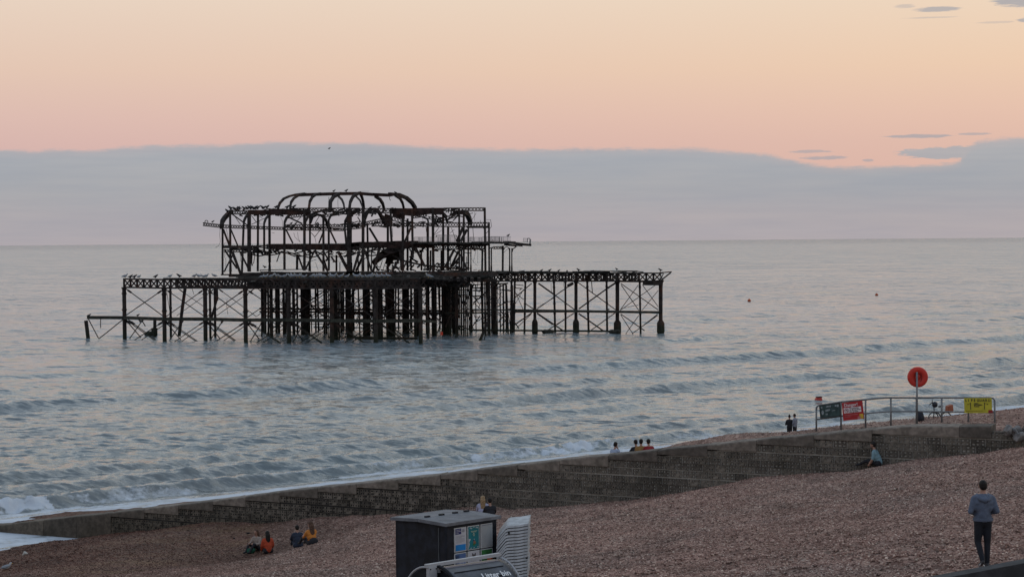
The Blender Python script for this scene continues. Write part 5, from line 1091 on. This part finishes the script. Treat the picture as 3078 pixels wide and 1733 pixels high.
# ------------------------------------------------------------------ stack of pale ribbed panels
M_rib = mat('white_plastic', (.34, .355, .37, 1), rough=.6, var=.22, scale=5)
sp0 = P(1511, 1558, 34.6); st_ = empty('panel_stack', (sp0.x+.075, sp0.y, 7.50), 0, 'tall stack of white moulded plastic panels beside the poster box', 'stack'); st_.scale = (.82, .8, 1)
def sheet_mesh(seed):
    R = random.Random(seed); mb = MB(); prof = [(-.22, -.20), (-.14, -.12), (-.03, -.012), (.02, .006), (.25, .02), (.46, .05)]
    th = .012; y0, y1 = -.05, .8
    for (xa, za), (xb, zb) in zip(prof[:-1], prof[1:]):
        for (p_, q_) in (((xa, za), (xb, zb)),):
            mb.slab([(xa, y0, za), (xb, y0, zb), (xb, y1, zb+.06), (xa, y1, za+.06)], th)
        mb.slab([(xa, y0-.012, za-.034), (xb, y0-.012, zb-.034), (xb, y0-.004, zb+.004), (xa, y0-.004, za+.004)], .012)
    mb.slab([(.46, y0, .015), (.462, y1, .075), (.462, y1, .11), (.46, y0, .052)], .012)
    return mb.mesh('panel', [M_rib])
SM = [sheet_mesh(i) for i in range(2)]
n_ = 18
for i in range(n_):
    inst('panel', SM[i % 2], st_, (random.uniform(-.008, .008)+ (n_-i)*-.001, 0, .03+i*.0555), (0, random.uniform(-.008, .008), -.06+random.uniform(-.012, .012)))
MB().box((.12, .35, -.5), .5, .7, 1.0).build('support_base', mat('base_dark', (.03, .03, .03, 1)), st_)
M_dk = mat('dark_mark', (.01, .01, .012, 1))
for x, z, s_ in ((.04, .86, .04), (.42, .42, .05)): MB().box((x, -.075, z), s_, .01, s_).build('dark_hole', M_dk, st_)
MB().add([(.26, -.075, .12), (.33, -.075, .12), (.295, -.075, .18)], [(0, 1, 2)]).build('triangle_mark', M_dk, st_)
# ------------------------------------------------------------------ near wall at the lower right corner
a = P(2700, 1762, 37.6); b_ = P(3200, 1668, 38.4)
mb = MB(); mb.slab([Vector((a.x, a.y, a.z-2)), Vector((b_.x, b_.y, b_.z-2)), b_, a], .35); o = mb.build('promenade_wall', mat('dark_wall', (.035, .036, .04, 1), var=.3, scale=3), None); tag(o, 'dark low wall crossing the lower right corner below the walking man', 'wall')
# ------------------------------------------------------------------ loose things on the beach
def near_pt(px, py):
    """where a sight line meets the near beach"""
    lo, hi = 30., 100.
    for _ in range(50):
        md = (lo+hi)/2; p = P(px, py, md)
        if p.z > float(near_f(p.x, p.y)): lo = md
        else: hi = md
    return P(px, py, lo)
p = near_pt(20, 1714); bird(p, False, 'lone white gull standing on the shingle at the lower left corner', None, .75, .4, 'seagull', True)
me = rock_mesh(7, .14); me.materials.append(mat('pale_stone', (.38, .36, .33, 1))); o = inst('pale_stone', me, None, near_pt(75, 1663)); tag(o, 'pale rounded stone lying on the wet shingle near the foam', 'stone')
for px, py, lb in ((746,1603,'black flat item lying on the shingle behind the seated women'),(704,1619,'small dark stone left of the seated women')):
    o = MB().box((0, 0, .03), .13 if px > 740 else .06, .08, .06).build('dark_item', M_dk, None, loc=near_pt(px, py)); tag(o, lb, 'litter')
# ------------------------------------------------------------------ people
M_skin = mat('skin', (.30, .17, .125, 1), rough=.6, var=.08)
def cap(mb, a, b, ra, rb, n=10):
    a = Vector(a); b = Vector(b); d = (b-a); L = d.length; d.normalize(); pts = []; rs = []
    for k in range(4): an = math.pi/2*(1-k/3.); pts.append(a-d*ra*math.sin(an)); rs.append(max(.002, ra*math.cos(an)))
    for k in range(4): an = math.pi/2*(k/3.); pts.append(b+d*rb*math.sin(an)); rs.append(max(.002, rb*math.cos(an)))
    mb.tube(pts, rs, n)
def figure(loc, rz, pose, mats_, hair, label, voxel=.022, scale=1.0, extra=None, group=None):
    """pose: list of (region, a, b, ra, rb) capsules and (region,'e',c,r,rot) ellipsoids, fused into one skin; mats_: region -> material"""
    root = empty('person', loc, rz, label, 'person', group); root.scale = (scale,)*3
    mb = MB(); regs = []
    for it in pose:
        if it[1] == 'e': mb.ell(it[2], it[3][0], it[3][1], it[3][2], 14, 10, 0, Matrix.Rotation(it[4], 3, 'X') if len(it) > 4 else None)
        else: cap(mb, it[1], it[2], it[3], it[4])
    o = mb.build('body', M_skin, root, True); md = o.modifiers.new('r', 'REMESH'); md.mode = 'VOXEL'; md.voxel_size = voxel; md.use_smooth_shade = True
    s2 = o.modifiers.new('s', 'SMOOTH'); s2.iterations = 2; s2.factor = .5
    dg = bpy.context.evaluated_depsgraph_get(); me = bpy.data.meshes.new_from_object(o.evaluated_get(dg)); o.modifiers.clear(); o.data = me; me.materials.clear()
    names = list(dict.fromkeys(mats_.values())); 
    for mt in names: me.materials.append(mt)
    nfc = len(me.polygons); cen = np.empty(nfc*3); me.polygons.foreach_get('center', cen); cen = cen.reshape(-1, 3)
    best = np.full(nfc, 1e9); idx = np.zeros(nfc, int)
    for it in pose:
        if it[1] == 'e':
            c = np.array(it[2]); r = np.array(it[3]); ds_ = (np.linalg.norm((cen-c)/r, axis=1)-1)*r.min()
        else:
            a = np.array(it[1], float); b = np.array(it[2], float); ab = b-a; tt = np.clip(((cen-a)@ab)/max(1e-9, ab@ab), 0, 1)
            ds_ = np.linalg.norm(cen-(a+tt[:, None]*ab), axis=1)-(it[3]+(it[4]-it[3])*tt)
        mi = names.index(mats_[it[0]]); up_ = ds_ < best; best = np.where(up_, ds_, best); idx = np.where(up_, mi, idx)
    me.polygons.foreach_set('material_index', idx.astype(np.int32)); me.polygons.foreach_set('use_smooth', [True]*nfc); me.update()
    if hair:
        hm = MB()
        for h_ in hair['e']: hm.ell(h_[0], *h_[1], 12, 9, 0, Matrix.Rotation(h_[2], 3, 'X') if len(h_) > 2 else None)
        for h_ in hair.get('c', []): cap(hm, *h_)
        ho = hm.build('hair', hair['m'], root, True); md = ho.modifiers.new('r', 'REMESH'); md.mode = 'VOXEL'; md.voxel_size = voxel*.8; md.use_smooth_shade = True
    if extra: extra(root)
    return root
def fingers(pose, w_, dirv, sidev, region='skin', curl=(0, 0, -1)):
    """five unequal bent digits rooted inside the palm"""
    w_ = Vector(w_); d = Vector(dirv).normalized(); s_ = Vector(sidev).normalized(); c = Vector(curl)
    pose.append((region, w_, w_+d*.075, .030, .036))
    for k, L in enumerate((.068, .078, .072, .056)):
        b0 = w_+d*.085+s_*(.030-.020*k); m_ = b0+d*L*.55+c*.008; e_ = m_+d*L*.35+c*.028; pose.append((region, b0-d*.03, m_, .0105, .0095)); pose.append((region, m_, e_, .0095, .008))
    b0 = w_+d*.03+s_*.032; pose.append((region, b0, b0+d*.04+s_*.03, .0125, .011)); pose.append((region, b0+d*.04+s_*.03, b0+d*.065+s_*.03+c*.01, .011, .009))
def head_at(pose, hx, hy, hz, fy=1.0, fx=0.0):
    """head with jaw, nose, ears; looks along (fx, fy)"""
    f = Vector((fx, fy, 0)).normalized(); sd_ = Vector((f.y, -f.x, 0)); c = Vector((hx, hy, hz))
    pose.append(('skin', 'e', tuple(c+Vector((0, 0, .012))), (.076, .088, .102))); pose.append(('skin', c+f*.03-Vector((0, 0, .05)), c+f*.052-Vector((0, 0, .078)), .052, .036))
    pose.append(('skin', c+f*.085+Vector((0, 0, .015)), c+f*.104-Vector((0, 0, .015)), .010, .015)); pose.append(('skin', c+f*.086-Vector((0, 0, .048))-sd_*.016, c+f*.086-Vector((0, 0, .048))+sd_*.016, .009, .009))
    for s_ in (-1, 1): pose.append(('skin', c+sd_*s_*.078+Vector((0, 0, .015)), c+sd_*s_*.082-Vector((0, 0, .022)), .016, .011)); pose.append(('skin', c+f*.07+sd_*s_*.03+Vector((0, 0, .028)), c+f*.072+sd_*s_*.035+Vector((0, 0, .028)), .014, .014))
M_hair_d = mat('hair_dark', (.012, .009, .008, 1), rough=.6, spec=.2); M_hair_b = mat('hair_blonde', (.26, .17, .09, 1), var=.3, scale=25, rough=.6); M_hair_br = mat('hair_brown', (.075, .040, .026, 1), var=.3, scale=20)
# standing man, back to camera, weight on the right leg, left heel lifted
def standing(arm='front'):
    ps = []
    ps += [('top', (0, 0, 1.01), (0, -.01, 1.12), .155, .15), ('top', (-.06, 0, 1.0), (.06, 0, 1.0), .13, .13), ('top', (0, -.01, 1.12), (0, -.02, 1.36), .145, .15), ('top', (-.14, -.02, 1.41), (.14, -.02, 1.41), .085, .085), ('top', (-.08, -.02, 1.22), (.08, -.02, 1.22), .125, .125), ('top', (-.10, -.02, 1.33), (.10, -.02, 1.33), .12, .12),
           ('skin', (0, -.02, 1.45), (0, 0, 1.56), .062, .055)]
    return ps
man = standing()
man += [('top', (-.19, -.02, 1.40), (-.275, -.06, 1.14), .068, .058), ('top', (-.275, -.06, 1.14), (-.17, .17, 1.08), .056, .042), ('top', (.19, -.02, 1.40), (.275, -.06, 1.14), .068, .058), ('top', (.275, -.06, 1.14), (.17, .17, 1.08), .056, .042),
        ('leg', (-.085, 0, .94), (-.10, .03, .52), .105, .074), ('leg', (-.10, .03, .52), (-.06, -.16, .17), .070, .056), ('leg', (.085, 0, .94), (.095, .02, .50), .105, .072), ('leg', (.095, .02, .50), (.075, -.02, .09), .070, .055), ('leg', (-.05, -.01, .93), (.05, -.01, .93), .115, .115),
        ('shoe', (-.06, -.19, .13), (-.085, -.04, .03), .045, .040), ('shoe', (.075, -.05, .045), (.095, .15, .035), .045, .042)]
fingers(man, (-.165, .18, 1.08), (.6, .6, .1), (.2, .2, .9)); fingers(man, (.165, .18, 1.08), (-.6, .6, .1), (-.2, .2, .9)); head_at(man, 0, .02, 1.655)
M_hood = mat('hoodie_slate', (.085, .105, .15, 1), var=.14, scale=12, bump=.5, bscale=9); M_trou = mat('trousers_black', (.010, .012, .018, 1), rough=.8); M_shoe = mat('shoe_dark', (.05, .05, .055, 1)); M_sole = mat('sole_white', (.42, .42, .44, 1))
def man_extra(root):
    mb = MB(); hp = [(-.115, .03, 1.475), (-.13, -.05, 1.45), (-.09, -.125, 1.405), (0, -.165, 1.375), (.09, -.125, 1.405), (.13, -.05, 1.45), (.115, .03, 1.475)]
    mb.tube(hp, [.03, .042, .052, .058, .052, .042, .03], 10); mb.tube([(-.07, -.10, 1.42), (0, -.13, 1.40), (.07, -.10, 1.42)], [.04, .055, .04], 8); mb.build('hood', M_hood, root, True)
    mb = MB(); n = 16; pr = [(1.005, 1.02), (.975, 1.03), (.945, 1.0)]
    for z_, k_ in pr:
        for j in range(n): a = 2*math.pi*j/n; mb.v.append((.205*k_*math.cos(a), .160*k_*math.sin(a), z_))
    for i in range(2):
        for j in range(n): a = i*n+j; b2 = i*n+(j+1) % n; mb.f.append((a, a+n, b2+n, b2)); mb.m.append(0)
    mb.build('hem_band', M_hood, root, True)
    for x, y, z_, rx in ((-.072, -.10, .045, .62), (.085, .05, .005, 0)):
        s_ = MB(); s_.ell((x, y, z_), .048, .135, .018, 12, 6, 0, Matrix.Rotation(-rx, 3, 'X')); s_.build('shoe_sole', M_sole, root, True)
pm = P(2955, 1708, 40.); pm.z = float(near_f(pm.x, pm.y))+.03
figure(pm, 0.05, man, {'skin': M_skin, 'top': M_hood, 'leg': M_trou, 'shoe': M_shoe}, {'m': M_hair_d, 'e': [((0, -.012, 1.69), (.088, .098, .092)), ((0, -.035, 1.645), (.082, .075, .075))]}, 'man in a grey blue hoodie and black trousers walking away across the shingle', .018, 1.0, man_extra)
# seated figures -------------------------------------------------------------
def seated(lean=.12, knees=.42, armpose='knees', head_f=(0, 1), bulk=1.0):
    b = bulk; sh = (0, lean*1.0, .54); ps = [('leg', (-.08, 0, .12), (.08, 0, .12), .125*b, .125*b), ('top', (0, .0, .16), (0, lean*.5, .34), .145*b, .14*b), ('top', (-.07, lean*.5, .34), (.07, lean*.5, .34), .115*b, .115*b), ('top', (-.10, lean*.8, .46), (.10, lean*.8, .46), .105*b, .105*b), ('top', (-.14, lean, .54), (.14, lean, .54), .075*b, .075*b),
        ('skin', (0, lean, .58), (0, lean*1.25, .69), .055, .050)]
    for s_ in (-1, 1):
        hip = (s_*.09, .06, .12); kn = (s_*.13, .42, knees); an = (s_*.10, .66, .08)
        ps += [('leg', hip, kn, .092, .068), ('leg', kn, an, .062, .045), ('shoe', (an[0], an[1], .05), (an[0], an[1]+.15, .04), .042, .036)]
        shd = (s_*.185, lean, .52)
        if armpose == 'knees': el = (s_*.23, lean+.14, .33); wr = (s_*.12, lean+.33, .36)
        elif armpose == 'down': el = (s_*.24, lean+.02, .30); wr = (s_*.22, lean+.14, .12)
        elif armpose == 'face': el = (s_*.22, lean+.17, .36); wr = (s_*.05, lean+.16, .60) if s_ > 0 else (-.12, lean+.33, .36)
        ps += [('arm', shd, el, .060*b, .050*b), ('fore', el, wr, .048*b, .034)]
        d = (Vector(wr)-Vector(el)).normalized(); fingers(ps, wr, d, Vector((-s_, 0, .2)))
    head_at(ps, 0, lean*1.35+.02, .79, head_f[1], head_f[0])
    return ps
def long_hair(mt, lean=.12, length=.38, y0=None):
    y = lean*1.35+.005 if y0 is None else y0
    return {'m': mt, 'e': [((0, y-.01, .825), (.092, .102, .092)), ((0, y-.05, .74), (.10, .07, .12))], 'c': [((-.04, y-.07, .74), (-.06, y-.12, .74-length), .06, .035), ((.04, y-.07, .74), (.06, y-.12, .74-length), .06, .035), ((0, y-.08, .74), (0, y-.13, .70-length), .07, .04)]}
def short_hair(mt, lean=.12):
    y = lean*1.35+.005; return {'m': mt, 'e': [((0, y, .825), (.088, .098, .088)), ((0, y-.03, .78), (.080, .075, .075))]}
def beach_z(p, far=False): return float((far_f if far else near_f)(p.x, p.y))
def seat(px, py, d, rz, pose, mats_, hair, label, far=False, scale=1.0, extra=None, group=None, snap=True):
    p = near_pt(px, py) if not far else P(px, py, d)
    figure(p, rz, pose, mats_, hair, label, .024, scale, extra, group)
def cm(name, c, **kw): return mat(name, c, var=.12, scale=14, bump=.3, bscale=10, **kw)
black = cm('cloth_black', (.014, .014, .018, 1)); navy = cm('cloth_navy', (.018, .024, .042, 1)); orange = cm('cloth_orange_red', (.36, .050, .018, 1)); cream = cm('cloth_cream', (.26, .21, .18, 1)); green = cm('bag_green', (.012, .075, .045, 1)); yellow = cm('cloth_yellow', (.46, .165, .03, 1)); pink = cm('cloth_pink', (.25, .12, .17, 1))
teal = cm('cloth_pale_teal', (.16, .25, .285, 1)); tan = cm('cloth_tan', (.23, .12, .035, 1)); red = cm('cloth_red', (.21, .012, .016, 1)); pale = cm('cloth_pale_blue', (.27, .31, .40, 1)); lil = cm('cloth_lilac', (.33, .33, .44, 1)); greyc = cm('cloth_grey', (.20, .21, .25, 1))
def mm_(top, leg, arm=None, fore=None): return {'skin': M_skin, 'top': top, 'leg': leg, 'shoe': black, 'arm': arm or top, 'fore': fore or arm or top}
G1 = 'women seated on the shingle'
seat(776, 1655, 80, 2.6, seated(.08, .34, 'knees', (-.3, 1)), mm_(cream, black), long_hair(M_hair_br, .08, .30), 'woman with long brown hair in a cream knit top seated facing the camera', group=None)
seat(806, 1662, 79, .45, seated(.06, .30, 'down', (-.2, 1), 1.12), mm_(orange, black), long_hair(M_hair_d, .06, .34), 'woman with long black hair in an orange red top seated on the shingle', scale=1.0)
seat(896, 1646, 78, .35, seated(.10, .30, 'knees', (-.2, 1), 1.1), mm_(navy, navy), short_hair(M_hair_d, .10), 'person with short black hair in a navy jacket seated left of the woman in yellow')
def apron(root): MB().ell((0, -.10, .17), .20, .12, .17, 12, 8).build('black_wrap', black, root, True)
seat(938, 1641, 78, .65, seated(.06, .30, 'knees', (-.5, 1), 1.0), mm_(yellow, black, yellow, pink), long_hair(M_hair_br, .06, .26), 'woman with long dark hair in a yellow orange top seated on the shingle', scale=1.08, extra=apron)
# handbag by the cream woman
hb = near_pt(752, 1664); bg = empty('green_bag', hb, 0, 'dark green bag on the shingle beside the woman in cream', 'bag')
mb = MB(); mb.ell((0, 0, .12), .19, .13, .13, 12, 8); mb.ell((.1, -.02, .16), .12, .1, .11, 10, 8); mb.build('bag_body', green, bg, True); MB().tube([(-.1, 0, .2), (-.05, 0, .32), (.06, 0, .32), (.1, 0, .22)], .012, 6).build('bag_handle', black, bg)
seat(2640, 1401, 71, 1.15, seated(.13, .20, 'down', (0, 1), 1.15), mm_(teal, black, teal, M_skin), short_hair(M_hair_d, .13), 'man in a pale teal T-shirt seated on the shingle before the block wall', scale=1.0)
seat(1452, 1560, 70, .05, seated(.06, .36, 'knees', (0, 1)), mm_(lil, lil), long_hair(M_hair_b, .06, .30), 'woman with long blonde hair in a lilac top seated behind the poster box', scale=1.0)
seat(1476, 1568, 70, .25, seated(.12, .36, 'knees', (-.6, 1)), mm_(black, black), short_hair(M_hair_d, .12), 'person in black seated close to the blonde woman behind the poster box')
# people on the sea side of the wall: only heads and backs show above the coping
for px, py, rz, ps, mt, hr, lb, sc_ in ((1841, 1328, -.75, seated(.14, .42, 'face', (0, 1)), mm_(pale, black), short_hair(M_hair_d, .14), 'man in a pale blue hoodie seated beyond the wall with a hand to his face', .98),
        (1926, 1319, -.15, seated(.10, .40, 'knees', (.1, 1), 1.12), mm_(tan, black), short_hair(M_hair_d, .10), 'man in a tan jacket seated beyond the wall, middle of the group', 1.0),
        (1915, 1321, .3, seated(.12, .40, 'knees', (.5, 1)), mm_(black, black), short_hair(M_hair_d, .12), 'person in black seated half hidden behind the man in the tan jacket', .98),
        (1954, 1319, .35, seated(.12, .40, 'knees', (-.4, 1)), mm_(red, black), short_hair(M_hair_d, .12), 'person in a dark red top seated beyond the wall at the right of the group', .97)):
    d = d_wall(px)+(1.5 if px != 1915 else 2.3); hd = P(px, py, d); p = Vector((hd.x, hd.y, hd.z-.905*sc_)); figure(p, rz, ps, mt, hr, lb, .024, sc_)
# couple on the foreshore behind the rise
def stand2(arms, legs=True):
    ps = standing()
    for s_ in (-1, 1):
        el, wr = arms[0 if s_ < 0 else 1]
        ps += [('top', (s_*.18, -.02, 1.40), el, .062, .052), ('top', el, wr, .05, .036)]; fingers(ps, wr, Vector(wr)-Vector(el), Vector((-s_, 0, .2)))
        ps += [('leg', (s_*.085, 0, .94), (s_*.10, 0, .5), .10, .07), ('leg', (s_*.10, 0, .5), (s_*.09, -.02, .09), .066, .05), ('shoe', (s_*.09, -.03, .05), (s_*.10, .14, .04), .045, .04)]
    return ps
for px, py, rz, arms, mt, hr, lb, hf in ((2373, 1249, .0, (((-.25, .02, 1.15), (-.12, .16, 1.2)), ((.25, .02, 1.15), (.12, .16, 1.2))), mm_(black, black), {'m': M_hair_d, 'e': [((0, .01, 1.69), (.086, .096, .088)), ((0, .0, 1.79), (.045, .045, .05))]}, 'person in a loose black top with hair in a bun standing at the water edge', (0, 1)),
        (2389, 1245, .9, (((-.22, .0, 1.15), (-.14, .14, 1.05)), ((.22, .0, 1.15), (.2, .08, .95))), mm_(greyc, black), {'m': M_hair_d, 'e': [((0, .02, 1.695), (.086, .096, .088)), ((0, -.01, 1.65), (.078, .07, .07))]}, 'person in a pale grey shirt and black trousers standing beside the one in black', (0, 1))):
    d = 127.; hd = P(px, py, d); ps = stand2(arms); head_at(ps, 0, .03, 1.655, hf[1], hf[0]); gz = float(far_f(hd.x, hd.y)); sc_ = 1.0
    figure(Vector((hd.x, hd.y, hd.z-1.72)), rz, ps, mt, hr, lb, .026, sc_)
# ------------------------------------------------------------------ loose stones over the near shingle (geometry nodes)
def pebbles(name, fn, npts, xr, yr, seed, keep):
    R = np.random.default_rng(seed); vs = R.random((npts, 2)); y = yr[0]+(yr[1]-yr[0])*vs[:, 1]**1.25; x = (vs[:, 0]*2-1)*(y*.34+1)+0
    z = fn(x, y) + (fbm(x*.35, y*.35, 3)-.5)*.14 + ridges(x, y) + (fbm(x*1.6, y*1.6, 9, 3)-.5)*.10 + (fbm(x*6, y*6, 21, 2)-.5)*.035
    wl = (x-A_0.x)*A_N.x+(y-A_0.y)*A_N.y; k = (wl > .05) if keep else (wl < -WT-.1); k &= z > .1
    x, y, z = x[k], y[k], z[k]
    me = bpy.data.meshes.new(name); me.vertices.add(len(x)); me.vertices.foreach_set('co', np.stack([x, y, z], -1).astype(np.float32).ravel()); me.update()
    o = bpy.data.objects.new(name, me); COL.objects.link(o)
    g = bpy.data.node_groups.new(name, 'GeometryNodeTree'); g.interface.new_socket('Geometry', in_out='INPUT', socket_type='NodeSocketGeometry'); g.interface.new_socket('Geometry', in_out='OUTPUT', socket_type='NodeSocketGeometry')
    gi = g.nodes.new('NodeGroupInput'); go = g.nodes.new('NodeGroupOutput'); ip_ = g.nodes.new('GeometryNodeInstanceOnPoints'); ic = g.nodes.new('GeometryNodeMeshIcoSphere'); ic.inputs['Radius'].default_value = .5; ic.inputs['Subdivisions'].default_value = 1
    m2p = g.nodes.new('GeometryNodeMeshToPoints'); g.links.new(gi.outputs[0], m2p.inputs['Mesh'])
    sm_ = g.nodes.new('GeometryNodeSetMaterial'); sm_.inputs['Material'].default_value = M_peb; g.links.new(ic.outputs[0], sm_.inputs[0])
    rv = g.nodes.new('FunctionNodeRandomValue'); rv.data_type = 'FLOAT_VECTOR'; rv.inputs[0].default_value = (.03, .025, .018); rv.inputs[1].default_value = (.095, .07, .05)
    rr = g.nodes.new('FunctionNodeRandomValue'); rr.data_type = 'FLOAT_VECTOR'; rr.inputs[0].default_value = (-.5, -.5, 0); rr.inputs[1].default_value = (.5, .5, 6.28); rr.inputs['Seed'].default_value = 3
    g.links.new(m2p.outputs[0], ip_.inputs['Points']); g.links.new(sm_.outputs[0], ip_.inputs['Instance']); g.links.new(rv.outputs[0], ip_.inputs['Scale']); g.links.new(rr.outputs[0], ip_.inputs['Rotation']); g.links.new(ip_.outputs[0], go.inputs[0])
    md = o.modifiers.new('scatter', 'NODES'); md.node_group = g; return tag(o, kind='stuff')
def pebcol(q, v, c, b):
    oi = q.new('ShaderNodeObjectInfo'); geo = q.new('ShaderNodeNewGeometry'); s3 = q.new('ShaderNodeSeparateXYZ'); q.put(s3.inputs[0], oi.outputs['Location'])
    c = q.ramp(oi.outputs['Random'], [(0, (.06,.042,.04,1)), (.3, (.17,.11,.098,1)), (.6, (.245,.17,.153,1)), (.9, (.34,.255,.232,1)), (1, (.52,.46,.42,1))])
    wn = q.math('ADD', s3.outputs[2], q.math('MULTIPLY', q.noise(oi.outputs['Location'], .5, 3), .5)); wet = q.mapr(wn, 2.7, .8, 0, 1); c = q.mix(1.0, c, (1.14, .99, .86, 1), 'MULTIPLY')
    L = oi.outputs['Location']; c = q.mix(1.0, c, q.ramp(q.noise(L, .55, 4, .6), [(.32, (.72,.72,.72,1)), (.66, (1.26,1.26,1.28,1))]), 'MULTIPLY')
    c = q.mix(q.mapr(q.noise(L, .13, 4, .6), .47, .60, 0, .55), c, q.mix(1.0, c, (.78, .92, .98, 1), 'MULTIPLY'))
    return q.mix(wet, c, q.mix(1.0, c, (.42, .33, .30, 1), 'MULTIPLY'))
M_peb = mat('pebble', (.3, .22, .2, 1), f=pebcol, spec=.15)
o = pebbles('shingle_pebbles', near_f, 400000, None, (36, 94), 4, True)
o = pebbles('bank_pebbles', far_f, 50000, None, (70, 92), 5, False)
print('objects', len(SC.objects))
